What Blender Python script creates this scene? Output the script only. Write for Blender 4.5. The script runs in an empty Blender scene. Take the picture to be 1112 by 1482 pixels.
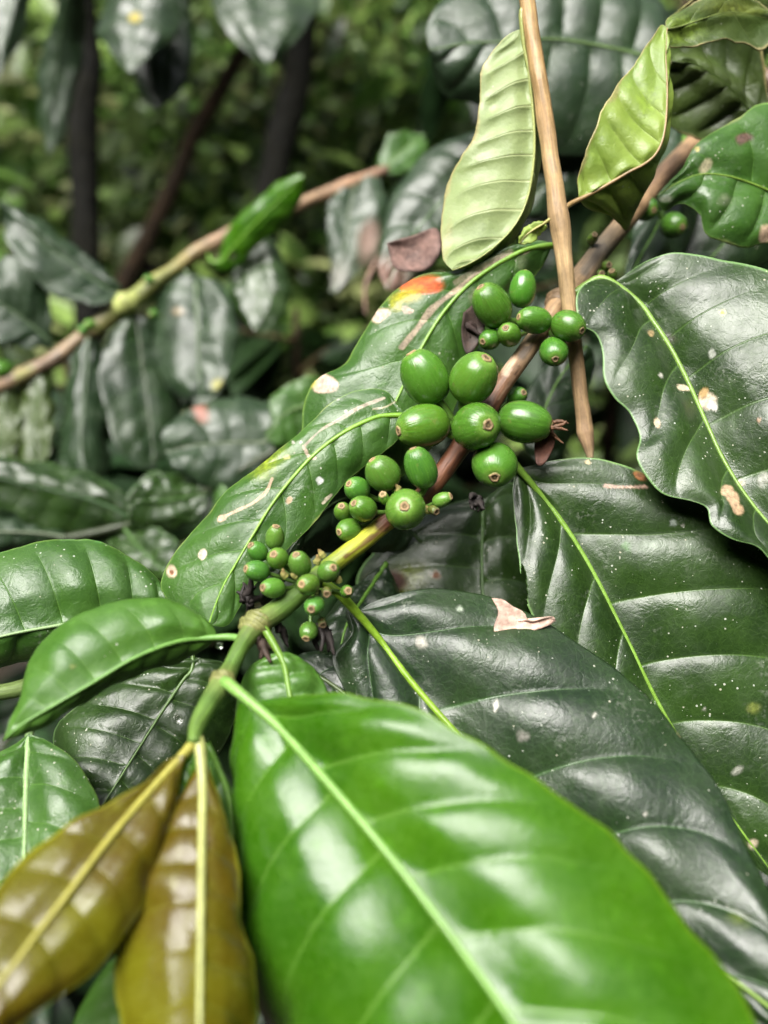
import bpy, math, random
import numpy as np

# ------------------------------------------------------------------ camera, sky, sun, exposure
scn = bpy.context.scene
COL = scn.collection
W, H, F = 1112.0, 1482.0, 1100.0            # photograph size and focal length in its pixels
PITCH = math.radians(28)                     # camera looks down by this much
CAM = np.array([0.0, 0.0, 1.25])
cam_d = bpy.data.cameras.new('camera')
cam = bpy.data.objects.new('camera', cam_d); COL.objects.link(cam)
cam.location = CAM; cam.rotation_euler = (math.pi / 2 - PITCH, 0, 0)
cam_d.sensor_fit = 'HORIZONTAL'; cam_d.lens = 5.4; cam_d.sensor_width = 5.4 * W / F
cam_d.clip_start = 0.01; cam_d.clip_end = 300
cam_d.dof.use_dof = True; cam_d.dof.focus_distance = 0.186; cam_d.dof.aperture_fstop = 1.45
scn.camera = cam

SUN_EL, SUN_AZ = math.radians(62), math.radians(222)   # azimuth clockwise from +Y: behind, a bit left
world = bpy.data.worlds.new('World'); scn.world = world; world.use_nodes = True
wn = world.node_tree; wn.nodes.clear()
wo = wn.nodes.new('ShaderNodeOutputWorld'); wb = wn.nodes.new('ShaderNodeBackground')
sky = wn.nodes.new('ShaderNodeTexSky'); sky.sky_type = 'NISHITA'; sky.sun_disc = False
sky.sun_elevation = SUN_EL; sky.sun_rotation = SUN_AZ; sky.dust_density = 6; sky.air_density = 1.0; sky.ozone_density = 0.6
hs = wn.nodes.new('ShaderNodeHueSaturation'); hs.inputs['Saturation'].default_value = 0.35   # overcast: nearly white
wn.links.new(sky.outputs[0], hs.inputs['Color']); wn.links.new(hs.outputs[0], wb.inputs[0])
wb.inputs[1].default_value = 0.055; wn.links.new(wb.outputs[0], wo.inputs[0])
sl = bpy.data.lights.new('sun', 'SUN'); sl.energy = 3.0; sl.angle = math.radians(46); sl.color = (1, .97, .92)
sun = bpy.data.objects.new('sun', sl); COL.objects.link(sun); sun.location = (-1, -2, 4)
sun.rotation_euler = (math.pi / 2 - SUN_EL, 0, math.pi - SUN_AZ)
scn.view_settings.view_transform = 'Standard'; scn.view_settings.look = 'None'
scn.view_settings.exposure = 1.85; scn.view_settings.gamma = 1.0
scn.cycles.max_bounces = 6; scn.cycles.adaptive_threshold = .02; scn.cycles.use_denoising = True

rng = np.random.default_rng(7); random.seed(7)
RIGHT = np.array([1., 0, 0]); UPC = np.array([0, math.sin(PITCH), math.cos(PITCH)]); FWD = np.array([0, math.cos(PITCH), -math.sin(PITCH)])

def P(x, y, d):                              # pixel + distance along the axis -> world point(s)
    x, y, d = np.broadcast_arrays(np.asarray(x, float), np.asarray(y, float), np.asarray(d, float))
    return CAM + ((x - W/2) / F * d)[..., None] * RIGHT + (-(y - H/2) / F * d)[..., None] * UPC + d[..., None] * FWD
def project(p):
    q = p - CAM; d = q @ FWD
    return W/2 + F * (q @ RIGHT) / d, H/2 - F * (q @ UPC) / d, d
def camdir(x, y, z):                         # image right, image up, toward the viewer
    v = x * RIGHT + y * UPC - z * FWD
    return v / np.linalg.norm(v)

# ------------------------------------------------------------------ small maths
def crom(pts, n):
    """even arc-length resampling of a Catmull-Rom curve through pts"""
    p = np.asarray(pts, float)
    if len(p) == 2: p = np.array([p[0], p.mean(0), p[1]])
    q = np.vstack([2*p[0]-p[1], p, 2*p[-1]-p[-2]])
    out = []
    t = np.linspace(0, 1, 24, endpoint=False)[:, None]
    for i in range(len(p) - 1):
        a, b, c, d = q[i], q[i+1], q[i+2], q[i+3]
        out.append(.5*((2*b) + (c-a)*t + (2*a-5*b+4*c-d)*t**2 + (-a+3*b-3*c+d)*t**3))
    out = np.vstack(out + [p[-1:]])
    L = np.r_[0, np.cumsum(np.linalg.norm(np.diff(out[:, :2], axis=0) if out.shape[1] == 3 and out[:, 0].max() > 3 else np.diff(out, axis=0), axis=1))]
    return np.stack([np.interp(np.linspace(0, L[-1], n), L, out[:, k]) for k in range(out.shape[1])], 1)
def wob(x, y, seed, f=1.0):
    r = np.random.default_rng(seed); o = 0
    for k in range(6):
        a = r.uniform(0, 6.28); fr = f * r.uniform(.6, 1.9)
        o = o + np.sin(x*fr*math.cos(a) + y*fr*math.sin(a) + r.uniform(0, 6.28))
    return o / 3.5
def smooth(a, b, x):
    t = np.clip((x - a) / (b - a), 0, 1); return t*t*(3-2*t)

# ------------------------------------------------------------------ scene bookkeeping
LOC = {}
def thing(name, label, cat, loc, group=None):
    o = bpy.data.objects.new(name, None); COL.objects.link(o); o.location = loc; o.empty_display_size = .01
    o['label'] = label; o['category'] = cat
    if group: o['group'] = group
    LOC[o] = np.array(loc, float); return o
def mesh_obj(name, verts, faces, mats, parent=None, attrs=None, mat_idx=None, smooth_sh=True):
    me = bpy.data.meshes.new(name)
    verts = np.asarray(verts, float)
    off = LOC.get(parent, np.zeros(3)) if parent is not None else np.zeros(3)
    faces = np.asarray(faces)
    nf, k = faces.shape
    me.vertices.add(len(verts)); me.vertices.foreach_set('co', (verts - off).ravel())
    me.loops.add(nf*k); me.loops.foreach_set('vertex_index', faces.ravel())
    me.polygons.add(nf); me.polygons.foreach_set('loop_start', np.arange(0, nf*k, k)); me.polygons.foreach_set('loop_total', np.full(nf, k))
    if smooth_sh: me.polygons.foreach_set('use_smooth', np.ones(nf, bool))
    for m in (mats if isinstance(mats, (list, tuple)) else [mats]): me.materials.append(m)
    if mat_idx is not None: me.polygons.foreach_set('material_index', mat_idx)
    for an, v in (attrs or {}).items():
        v = np.asarray(v, float)
        if v.ndim == 1:
            a = me.attributes.new(an, 'FLOAT', 'POINT'); a.data.foreach_set('value', v)
        else:
            a = me.attributes.new(an, 'FLOAT_COLOR', 'POINT'); a.data.foreach_set('color', v.ravel())
    me.update(calc_edges=True); me.validate()
    o = bpy.data.objects.new(name, me); COL.objects.link(o)
    if parent is not None:
        o.parent = parent; LOC[o] = off
    return o

# ------------------------------------------------------------------ materials
class NT:
    def __init__(s, name):
        s.m = bpy.data.materials.new(name); s.m.use_nodes = True; s.t = s.m.node_tree; s.t.nodes.clear()
        s.out = s.n('OutputMaterial')
    def n(s, kind, **kw):
        nd = s.t.nodes.new('ShaderNode' + kind)
        for k, v in kw.items():
            if hasattr(nd, k): setattr(nd, k, v)
            else: s.put(nd.inputs[k.replace('_', ' ')], v)
        return nd
    def put(s, sock, v):
        if hasattr(v, 'is_output'): s.t.links.new(v, sock)
        elif isinstance(v, (tuple, list)) and len(v) == 3 and sock.type == 'RGBA': sock.default_value = (*v, 1)
        else: sock.default_value = v
    def math(s, op, a, b=0.0, clamp=False):
        nd = s.n('Math', operation=op, use_clamp=clamp); s.put(nd.inputs[0], a); s.put(nd.inputs[1], b); return nd.outputs[0]
    def mix(s, f, a, b):
        nd = s.n('Mix', data_type='RGBA'); s.put(nd.inputs[0], f); s.put(nd.inputs[6], a); s.put(nd.inputs[7], b); return nd.outputs[2]
    def ramp(s, x, lo, hi, a=0.0, b=1.0):
        nd = s.n('MapRange', interpolation_type='SMOOTHSTEP'); 
        for i, v in enumerate((x, lo, hi, a, b)): s.put(nd.inputs[i], v)
        return nd.outputs[0]
    def attr(s, name): return s.n('Attribute', attribute_name=name)
    def noise(s, vec, scale, detail=3, rough=.55, dist=0.0):
        nd = s.n('TexNoise'); s.put(nd.inputs['Vector'], vec); s.put(nd.inputs['Scale'], scale); s.put(nd.inputs['Detail'], detail)
        s.put(nd.inputs['Roughness'], rough); s.put(nd.inputs['Distortion'], dist); return nd.outputs[0]
    def bump(s, h, strength, dist, normal=None):
        nd = s.n('Bump'); s.put(nd.inputs['Height'], h); s.put(nd.inputs['Strength'], strength); s.put(nd.inputs['Distance'], dist)
        if normal is not None: s.put(nd.inputs['Normal'], normal)
        return nd.outputs[0]

def leaf_mat(name, c1, c2, vein, rough=.33, trans=.22, tcol=None, specks=.5, crinkle=.5, edge=None, edgew=.965, veinw=.035, veinamt=.5, spec=.5, dust=.1):
    s = NT(name)
    obj = s.n('TexCoord').outputs['Object']
    ph = s.attr('ph').outputs['Fac']; aw = s.attr('aw').outputs['Fac']; ti = s.attr('tint')
    big = s.noise(obj, 55, 3); mid = s.noise(obj, 260, 3)
    col = s.mix(s.ramp(big, .34, .68), c1, c2)
    col = s.mix(s.ramp(mid, .55, .8, 0, .35), col, tuple(min(1, v*1.7+.004) for v in c2))
    # lateral veins
    fr = s.math('ABSOLUTE', s.math('SUBTRACT', s.math('FRACT', s.math('ADD', ph, .5)), .5))
    wv = s.math('MULTIPLY', s.math('SUBTRACT', 1.15, aw), veinw)
    vm = s.math('SUBTRACT', 1.0, s.ramp(fr, 0.0, wv))
    vm = s.math('MULTIPLY', vm, s.ramp(aw, .93, .55, 0, veinamt))
    col = s.mix(vm, col, vein)
    # fine net of veins
    vo = s.n('TexVoronoi', feature='DISTANCE_TO_EDGE'); s.put(vo.inputs['Vector'], obj); s.put(vo.inputs['Scale'], 520)
    net = s.ramp(vo.outputs['Distance'], 0.0, .09, 1, 0)
    col = s.mix(s.math('MULTIPLY', net, .12), col, vein)
    if edge: col = s.mix(s.ramp(aw, edgew, .995, 0, .8), col, edge)
    # dust and pale specks lying on the blade
    rgh = s.ramp(s.noise(obj, 120, 4), .3, .75, rough*.75, rough*1.45)
    if specks > 0:
        v2 = s.n('TexVoronoi'); s.put(v2.inputs['Vector'], obj); s.put(v2.inputs['Scale'], 1050); s.put(v2.inputs['Randomness'], 1.0)
        sep = s.n('SeparateColor'); s.put(sep.inputs[0], v2.outputs['Color'])
        size = s.ramp(sep.outputs[0], 1 - .75*specks, 1.0, 0.0, .30)
        clump = s.ramp(s.noise(obj, 110, 3), .40, .66, .15, 1)
        size = s.math('MULTIPLY', size, clump)
        sp = s.math('MULTIPLY', s.math('LESS_THAN', v2.outputs['Distance'], size), s.math('GREATER_THAN', size, .03))
        spc = s.mix(sep.outputs[1], (.55, .52, .40), (.62, .66, .60))
        col = s.mix(s.math('MULTIPLY', sp, .55), col, spc)
        dn = s.noise(obj, 900, 2)
        film = s.math('MULTIPLY', s.ramp(s.noise(obj, 75, 4, .6), .5, .75), s.ramp(dn, .5, .68))
        col = s.mix(s.math('MULTIPLY', film, dust*2.2), col, (.40, .42, .36))
        rgh = s.math('MAXIMUM', rgh, s.math('MULTIPLY', sp, .8))
    ln_ = s.noise(obj, 900, 4, .65); al = ti.outputs['Alpha']
    wgt = s.math('MULTIPLY', s.math('MINIMUM', al, s.math('SUBTRACT', 1.0, al)), 2.6)
    al = s.math('ADD', al, s.math('MULTIPLY', s.math('SUBTRACT', ln_, .5), wgt), clamp=True)
    lc = s.n('HueSaturation'); s.put(lc.inputs['Color'], ti.outputs['Color']); s.put(lc.inputs['Value'], s.ramp(s.noise(obj, 650, 4, .7), .3, .7, .5, 1.12))
    col = s.mix(al, col, lc.outputs[0])
    rgh = s.math('MAXIMUM', rgh, s.math('MULTIPLY', s.ramp(ti.outputs['Alpha'], .6, 1), .7))
    n1 = s.noise(obj, 330, 4, .6, .6); n2 = s.noise(obj, 1500, 2)
    hgt = s.math('ADD', s.math('MULTIPLY', n1, 1.0), s.math('MULTIPLY', n2, .18))
    hgt = s.math('SUBTRACT', hgt, s.math('MULTIPLY', net, .06))
    hgt = s.math('SUBTRACT', hgt, s.math('MULTIPLY', vm, .8))
    nrm = s.bump(hgt, crinkle, .0006)
    b = s.n('BsdfPrincipled'); s.put(b.inputs['Base Color'], col); s.put(b.inputs['Roughness'], rgh); s.put(b.inputs['Normal'], nrm)
    b.inputs['Specular IOR Level'].default_value = spec
    tr = s.n('BsdfTranslucent'); s.put(tr.inputs['Color'], s.mix(.65, col, tcol or tuple(min(1, v*2.2) for v in c2))); s.put(tr.inputs['Normal'], nrm)
    ms = s.n('MixShader'); s.put(ms.inputs[0], trans); s.put(ms.inputs[1], b.outputs[0]); s.put(ms.inputs[2], tr.outputs[0])
    s.put(s.out.inputs[0], ms.outputs[0]); return s.m

def attr_mat(name, rough=.5, bump=.4, scale=900, var=.35, spec=.5, trans=0, streak=False, dist=.0004):
    s = NT(name); obj = s.n('TexCoord').outputs['Object']
    c = s.attr('tint').outputs['Color']
    vec = obj
    n = s.noise(vec, scale, 4, .6); n0 = s.noise(vec, scale*.22, 3)
    if streak:
        fb = s.noise(s.attr('fib').outputs['Vector'], 1.6, 5, .65); n = s.math('ADD', s.math('MULTIPLY', fb, .8), s.math('MULTIPLY', n, .2)); n0 = s.noise(vec, scale*.12, 3)
    f = s.ramp(n, .3, .75, 1-var, 1+var*.6)
    hv = s.n('HueSaturation'); s.put(hv.inputs['Color'], c); s.put(hv.inputs['Value'], s.math('MULTIPLY', f, s.ramp(n0, .3, .7, 1-var*.6, 1+var*.4)))
    b = s.n('BsdfPrincipled'); s.put(b.inputs['Base Color'], hv.outputs[0]); s.put(b.inputs['Roughness'], s.ramp(n0, .3, .7, rough*.8, min(1, rough*1.25)))
    s.put(b.inputs['Normal'], s.bump(n, bump, dist)); b.inputs['Specular IOR Level'].default_value = spec
    if trans:
        tr = s.n('BsdfTranslucent'); s.put(tr.inputs['Color'], hv.outputs[0]); ms = s.n('MixShader')
        s.put(ms.inputs[0], trans); s.put(ms.inputs[1], b.outputs[0]); s.put(ms.inputs[2], tr.outputs[0]); s.put(s.out.inputs[0], ms.outputs[0])
    else: s.put(s.out.inputs[0], b.outputs[0])
    return s.m

def berry_mat():
    s = NT('green_berry_skin'); obj = s.n('TexCoord').outputs['Object']
    ax = s.attr('ax').outputs['Fac']; an = s.attr('an'); ti = s.attr('tint').outputs['Color']
    st = s.noise(an.outputs['Vector'], 3.2, 3, .6)
    col = s.mix(s.ramp(st, .35, .75), ti, (.07, .19, .02))
    col = s.mix(s.ramp(ax, .80, .99, 0, .55), col, (.17, .30, .05))
    sc_ = s.math('MULTIPLY', s.ramp(s.noise(obj, 420, 5, .7), .60, .68), .45)
    col = s.mix(sc_, col, (.16, .17, .05))
    sp = s.ramp(s.noise(obj, 2600, 1), .70, .76)
    col = s.mix(s.math('MULTIPLY', sp, .35), col, (.35, .42, .22))
    b = s.n('BsdfPrincipled'); s.put(b.inputs['Base Color'], col); s.put(b.inputs['Roughness'], s.ramp(s.noise(obj, 300, 3), .3, .7, .18, .31))
    h = s.math('ADD', s.math('MULTIPLY', st, s.ramp(ax, .1, .9, .25, 1.3)), s.math('MULTIPLY', s.noise(obj, 1500, 3), .25))
    s.put(b.inputs['Normal'], s.bump(h, .30, .0004))
    b.inputs['Subsurface Weight'].default_value = .25; b.inputs['Subsurface Radius'].default_value = (.6, 1, .3); b.inputs['Subsurface Scale'].default_value = .0012
    s.put(s.out.inputs[0], b.outputs[0]); return s.m

M = {}
M['dark'] = leaf_mat('dark_leaf', (.012, .029, .006), (.022, .050, .009), (.065, .13, .025), rough=.34, trans=.12, specks=.6, crinkle=.32, edge=(.16, .30, .10))
M['dark2'] = leaf_mat('glossy_dark_leaf', (.009, .021, .008), (.016, .034, .010), (.05, .12, .03), rough=.36, trans=.08, specks=.35, crinkle=.35)
M['mid'] = leaf_mat('mid_green_leaf', (.030, .085, .012), (.048, .12, .018), (.09, .20, .03), rough=.38, trans=.2, specks=.55, crinkle=.4, edge=(.16, .28, .06), dust=.12)
M['young'] = leaf_mat('bright_young_leaf', (.028, .105, .003), (.048, .145, .005), (.18, .34, .06), rough=.29, trans=.3, tcol=(.30, .52, .01), edge=(.14, .27, .01), specks=0, crinkle=.18, veinw=.05, veinamt=.35)
M['soft'] = leaf_mat('soft_green_leaf', (.045, .125, .014), (.07, .17, .022), (.13, .26, .05), rough=.40, trans=.25, tcol=(.16, .45, .05), specks=.1, crinkle=.2)
M['bronze'] = leaf_mat('bronze_flush_leaf', (.075, .052, .003), (.110, .108, .005), (.22, .23, .03), rough=.25, trans=.22, tcol=(.45, .30, .01), specks=0, crinkle=.3, edge=(.30, .31, .02), edgew=.88, veinamt=.35, spec=.4)
M['pale'] = leaf_mat('pale_leaf_underside', (.21, .28, .10), (.27, .34, .14), (.37, .42, .19), rough=.5, trans=.22, tcol=(.5, .6, .2), specks=.12, crinkle=.35, edge=(.42, .36, .15), veinw=.06, veinamt=.8)
M['yellowing'] = leaf_mat('yellowing_leaf', (.16, .25, .035), (.24, .33, .06), (.26, .34, .08), rough=.42, trans=.25, tcol=(.45, .55, .08), specks=.15, crinkle=.4, edge=(.36, .30, .10))
M['olive'] = leaf_mat('olive_leaf', (.035, .060, .012), (.055, .085, .018), (.10, .14, .04), rough=.42, trans=.2, specks=.2, crinkle=.5)  # dark tone also serves as painted shade in the curled leaf's folds
M['greyleaf'] = leaf_mat('grey_green_leaf', (.014, .030, .013), (.023, .046, .018), (.05, .09, .035), rough=.36, trans=.12, specks=.25, crinkle=.5)
M['under'] = leaf_mat('leaf_underside', (.06, .12, .04), (.08, .15, .05), (.12, .2, .07), rough=.5, trans=.2, specks=0, crinkle=.4)
M['rib'] = attr_mat('leaf_midrib', rough=.38, bump=.25, var=.18)
M['stem'] = attr_mat('stem_bark', rough=.55, bump=.7, scale=1100, var=.40, streak=True)
M['dry'] = attr_mat('dry_tissue', rough=.75, bump=.6, scale=600, var=.4, trans=.15)
M['berry'] = berry_mat()
M['trunk'] = attr_mat('mossy_bark', rough=.9, bump=.9, scale=60, var=.6, dist=.01, spec=.12)
M['mass'] = attr_mat('undergrowth_leaf', rough=.4, bump=.2, scale=60, var=.35, trans=.4, dist=.002)
M['soil'] = attr_mat('leaf_litter_soil', rough=.95, bump=.8, scale=14, var=.6, dist=.02)
s_ = NT('water'); b_ = s_.n('BsdfPrincipled'); b_.inputs['Transmission Weight'].default_value = 1; b_.inputs['Roughness'].default_value = .02; b_.inputs['IOR'].default_value = 1.33
s_.put(s_.out.inputs[0], b_.outputs[0]); M['water'] = s_.m

# ------------------------------------------------------------------ builders
def tube(name, pts, radii, cols, parent, mat, seg=12, n=None, rough=0.0, seed=0, caps=True, paint=()):
    """pts world (k,3); radii (k); cols (k,3) resampled along the curve; radii and colours belong to the control points"""
    pts = np.asarray(pts, float); k = len(pts); n = n or max(8, k*6)
    src = np.linspace(0, 1, k)
    c = crom(pts, n)
    cl = np.r_[0, np.cumsum(np.linalg.norm(np.diff(pts, axis=0), axis=1))]; cl /= cl[-1]
    t = np.linspace(0, 1, n)
    r = np.interp(t, cl, radii); cc = np.stack([np.interp(t, cl, np.asarray(cols, float)[:, j]) for j in range(3)], 1)
    tan = np.gradient(c, axis=0); tan /= np.linalg.norm(tan, axis=1)[:, None]
    a = np.cross(tan, FWD + 1e-3); a /= np.linalg.norm(a, axis=1)[:, None]; b = np.cross(tan, a)
    th = np.linspace(0, 2*math.pi, seg, endpoint=False)
    rr = r[:, None] * (1 + rough * wob(t[:, None]*40, np.cos(th)[None]*2 + np.sin(th)[None], seed + 5))
    v = c[:, None] + rr[..., None]*(np.cos(th)[None, :, None]*a[:, None] + np.sin(th)[None, :, None]*b[:, None])
    v = v.reshape(-1, 3)
    i, j = np.meshgrid(np.arange(n-1), np.arange(seg), indexing='ij')
    q = np.stack([i*seg+j, i*seg+(j+1) % seg, (i+1)*seg+(j+1) % seg, (i+1)*seg+j], -1).reshape(-1, 4)
    col = np.repeat(cc, seg, 0)
    if caps:
        v = np.vstack([v, c[0], c[-1]]); col = np.vstack([col, cc[0], cc[-1]]); e0, e1 = n*seg, n*seg+1
        jj = np.arange(seg)
        q = np.vstack([q, np.stack([np.full(seg, e0), (jj+1) % seg, jj, jj], 1)[:, [0, 1, 2, 2]] if False else np.empty((0, 4), int)])
        tri0 = np.stack([np.full(seg, e0), (jj+1) % seg, jj], 1); tri1 = np.stack([np.full(seg, e1), (n-1)*seg+jj, (n-1)*seg+(jj+1) % seg], 1)
        # fold the cap triangles into quads pairwise (seg is even)
        q = np.vstack([q, np.stack([tri0[0::2, 0], tri0[1::2, 1], tri0[0::2, 1], tri0[0::2, 2]], 1), np.stack([tri1[0::2, 0], tri1[0::2, 1], tri1[0::2, 2], tri1[1::2, 2]], 1)])
    Lc = np.linalg.norm(np.diff(c, axis=0), axis=1).sum()
    fib = np.zeros((len(v), 4)); fib[:n*seg, 0] = np.tile(np.cos(th)*2, n); fib[:n*seg, 1] = np.tile(np.sin(th)*2, n); fib[:n*seg, 2] = np.repeat(t*Lc*70, seg); fib[:, 3] = 1
    if paint:
        x, y, _ = project(v); al = np.zeros(len(v))
        for pts_, wd, c_, a_ in paint:
            cv = crom(pts_, 50); dm_ = np.full(len(v), 1e9)
            for kx, ky in cv: dm_ = np.minimum(dm_, np.hypot(x-kx, y-ky))
            mk = (a_*(1-smooth(wd*.5, wd, dm_ + wd*.35*wob(x/5, y/5, 3))))[:, None]
            col = col*(1-mk) + np.array(c_)*mk
    return mesh_obj(name, v, q, mat, parent, {'tint': np.c_[col, np.ones(len(col))], 'fib': fib})

LEAF = {}
def leaf(key, parent, mid, A, B, d, sA, sB, mat, under=False, NU=110, NV=34, veins=8, K=.75, quilt=.0009, camber=(.10, .10), wave=0.0, wavef=5,
         petiole=None, rib=(.10, .22, .025), ribr=.0011, paint=(), holes=(), name='leaf', label=None, base=(.0, .0), flip=False, ribtop=True, seed=None, thick=.00032, back=None, ruffle=1.6, rufflef=26, lump=.0010, ribsink=.3):
    """mid, A, B: pixel outlines from base to tip; d: distance at base and tip (or list along mid); sA, sB: slope of each half away from the viewer"""
    seed = abs(hash(key)) % 9999 if seed is None else seed
    seed = sum(ord(ch)*(i+7) for i, ch in enumerate(key)) % 9973
    m = crom(mid, NU); t = np.linspace(0, 1, NU)
    dm = np.interp(t, np.linspace(0, 1, len(d)), d) if len(d) < 4 else np.interp(t, np.linspace(0, 1, len(d)), d)
    k = 9
    if len(d) > 2: dm = np.convolve(np.pad(dm, k, mode='edge'), np.ones(2*k+1)/(2*k+1), 'valid')
    mid3 = P(m[:, 0], m[:, 1], dm)
    halves = []
    for E, sl_, cb in ((A, sA, camber[0]), (B, sB, camber[1])):
        e = crom([mid[0]] + list(E) + [mid[-1]], NU)
        tg_ = np.gradient(e, axis=0); tg_ /= np.linalg.norm(tg_, axis=1)[:, None]+1e-9
        rf = (ruffle*wob(t*rufflef, t*0+len(halves)*3.0, seed+17) + .35*ruffle*wob(t*rufflef*3.7, t*0+len(halves), seed+23))*smooth(0, .08, t)*smooth(1, .92, t)
        e = e + np.stack([-tg_[:, 1], tg_[:, 0]], 1)*rf[:, None]
        halves.append((e, sl_, cb))
    # which half lies on the left of the growth direction
    tn = np.gradient(m, axis=0)
    side = np.mean(tn[:, 0]*(halves[0][0][:, 1]-m[:, 1]) - tn[:, 1]*(halves[0][0][:, 0]-m[:, 0]))
    if (side > 0) != flip: halves = halves[::-1]        # y points down, so left is negative
    V, ph_, aw_, fc = [], [], [], []
    for h, (e, sl_, cb) in enumerate(halves):
        lat = np.hypot(e[:, 0]-m[:, 0], e[:, 1]-m[:, 1]) * dm / F
        slv = np.interp(t, np.linspace(0, 1, len(sl_)), sl_) if isinstance(sl_, (tuple, list)) else sl_
        de = dm + slv*lat
        e3 = P(e[:, 0], e[:, 1], de)
        w = np.linspace(0, 1, NV)
        w = 1-(1-w)**1.0
        g = mid3[:, None] + (e3-mid3)[:, None]*w[None, :, None]
        along = np.gradient(mid3, axis=0); out = e3-mid3
        nr = np.cross(out, along) if h == 0 else np.cross(along, out)
        nr = nr/(np.linalg.norm(nr, axis=1)[:, None]+1e-9)
        # smooth the frame along the blade
        nr = np.stack([np.convolve(np.pad(nr[:, q], 6, mode='edge'), np.ones(13)/13, 'valid') for q in range(3)], 1)
        nr /= np.linalg.norm(nr, axis=1)[:, None]+1e-9
        if (nr @ FWD).mean() > 0 and not flip: nr = -nr
        width = np.linalg.norm(out, axis=1)
        ss = np.clip(t + .018*np.sin(t*9+seed+h*2), 1e-4, None)
        ph = veins*(ss[:, None]**.92) - K*(.55*w[None] + .45*w[None]**1.7) + h*.37 + seed*.013
        f = ph - np.floor(ph)
        q = np.sin(math.pi*f)**.85
        fade = smooth(0, .12, w)*smooth(1.0, .72, w)
        end = (smooth(0, .1, t)*smooth(1, .9, t))[:, None]
        cell = np.floor(ph); amp = .55 + .75*np.abs(np.sin(cell*12.9898 + seed*1.7 + h*4.1)) + .30*wob(t[:, None]*9, w[None]*5+h*2, seed+77)
        q = np.sin(math.pi*f**.8)**.8
        hgt = quilt*(q-.4)*amp*fade[None]*end * (-1 if under else 1)
        hgt = hgt + cb*width[:, None]*(w*(1-w)*4*smooth(-.05, .35, w))[None]*np.minimum(1, end+.3)
        if wave: hgt = hgt + wave*wob(t[:, None]*wavef, w[None]*1.2+h*7, seed+h)*(w[None]**1.6)*end
        hgt = hgt + lump*(wob(t[:, None]*8, w[None]*3+h*3, seed+31) + .35*wob(t[:, None]*23, w[None]*8+h*5, seed+41))*end*w[None]**.5
        g = g + nr[:, None]*hgt[..., None]
        idx = len(np.concatenate(V)) if V else 0
        V.append(g.reshape(-1, 3)); ph_.append(ph.ravel()); aw_.append(np.broadcast_to(w, (NU, NV)).ravel())
        i, j = np.meshgrid(np.arange(NU-1), np.arange(NV-1), indexing='ij')
        a = idx+i*NV+j; b = a+1; c = a+NV+1; dd = a+NV
        fq = np.stack([a, b, c, dd], -1) if h == 0 else np.stack([a, dd, c, b], -1)
        fc.append(fq.reshape(-1, 4))
    V = np.vstack(V); fc = np.vstack(fc); ph_ = np.concatenate(ph_); aw_ = np.concatenate(aw_)
    # orient: the viewed side of the first half faces the camera
    n0 = np.cross(V[fc[:, 1]]-V[fc[:, 0]], V[fc[:, 2]]-V[fc[:, 0]])
    nh = len(fc)//2
    if (n0[:nh] @ FWD).sum() > 0: fc = fc[:, ::-1]
    x, y, dv = project(V)
    tint = np.zeros((len(V), 4))
    for pk in paint:
        kind = pk[0]
        if kind == 'spot':
            _, cx, cy, rx, ry, ang, colr, al, soft = pk
            ca, sa = math.cos(ang), math.sin(ang); u = ((x-cx)*ca+(y-cy)*sa)/rx; v = (-(x-cx)*sa+(y-cy)*ca)/ry
            r = np.hypot(u, v) + .22*wob(x/ max(rx, 4)*2.2, y/max(ry, 4)*2.2, int(cx+cy))
            mk = al*(1-smooth(1-soft, 1+soft*.3, r))
        elif kind == 'line':
            _, pts, wd, colr, al = pk
            c = crom(pts, 60); dmin = np.full(len(x), 1e9)
            for kx, ky in c: dmin = np.minimum(dmin, np.hypot(x-kx, y-ky))
            mk = al*(1-smooth(wd*.5, wd, dmin + wd*.25*wob(x/9, y/9, 3)))
        elif kind == 'edge':                                   # margin discoloured beyond a width fraction
            _, w0, colr, al = pk
            mk = al*smooth(w0, w0+.06, aw_ + .05*wob(x/14, y/14, 9))
        colr = np.array(colr)
        na = mk + tint[:, 3]*(1-mk)
        tint[:, :3] = np.where(na[:, None] > 1e-6, (colr*mk[:, None] + tint[:, :3]*(tint[:, 3]*(1-mk))[:, None])/np.maximum(na, 1e-6)[:, None], 0)
        tint[:, 3] = na
    if holes:
        cx_, cy_ = x[fc].mean(1), y[fc].mean(1); keep = np.ones(len(fc), bool)
        for hx, hy, rx, ry, ang in holes:
            ca, sa = math.cos(ang), math.sin(ang); u = ((cx_-hx)*ca+(cy_-hy)*sa)/rx; v = (-(cx_-hx)*sa+(cy_-hy)*ca)/ry
            keep &= (np.hypot(u, v) + .15*wob(cx_/6, cy_/6, int(hx))) > 1
        fc = fc[keep]
    bm_ = M[back] if back else M['under']
    o = mesh_obj(name, V, fc, [M[mat], bm_], parent, {'ph': ph_, 'aw': aw_, 'tint': tint})
    if label: o['label'] = label
    sm = o.modifiers.new('blade_thickness', 'SOLIDIFY'); sm.thickness = thick; sm.offset = -1; sm.material_offset = 1; sm.material_offset_rim = 0
    # midrib with its petiole
    nr = np.cross(np.gradient(mid3, axis=0), RIGHT)
    lift = (-FWD)
    rp = mid3[::max(1, NU//14)]; rp = np.vstack([rp, mid3[-1]])
    tt = np.linspace(0, 1, len(rp)); ribr *= .72; rad = ribr*(1-.75*tt**.8); rp = rp - lift*(rad*ribsink)[:, None]
    cols = [rib]*len(rp)
    if petiole:
        pp = np.array([P(*p) for p in petiole]); rp = np.vstack([pp, rp[1:]]); rad = np.r_[np.full(len(pp), ribr*1.25), rad[1:]]; cols = [rib]*len(rp)
    tube('midrib', rp, rad, cols, o, M['rib'], seg=10, n=max(30, NU//2))
    LEAF[key] = (x, y, dv)
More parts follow.
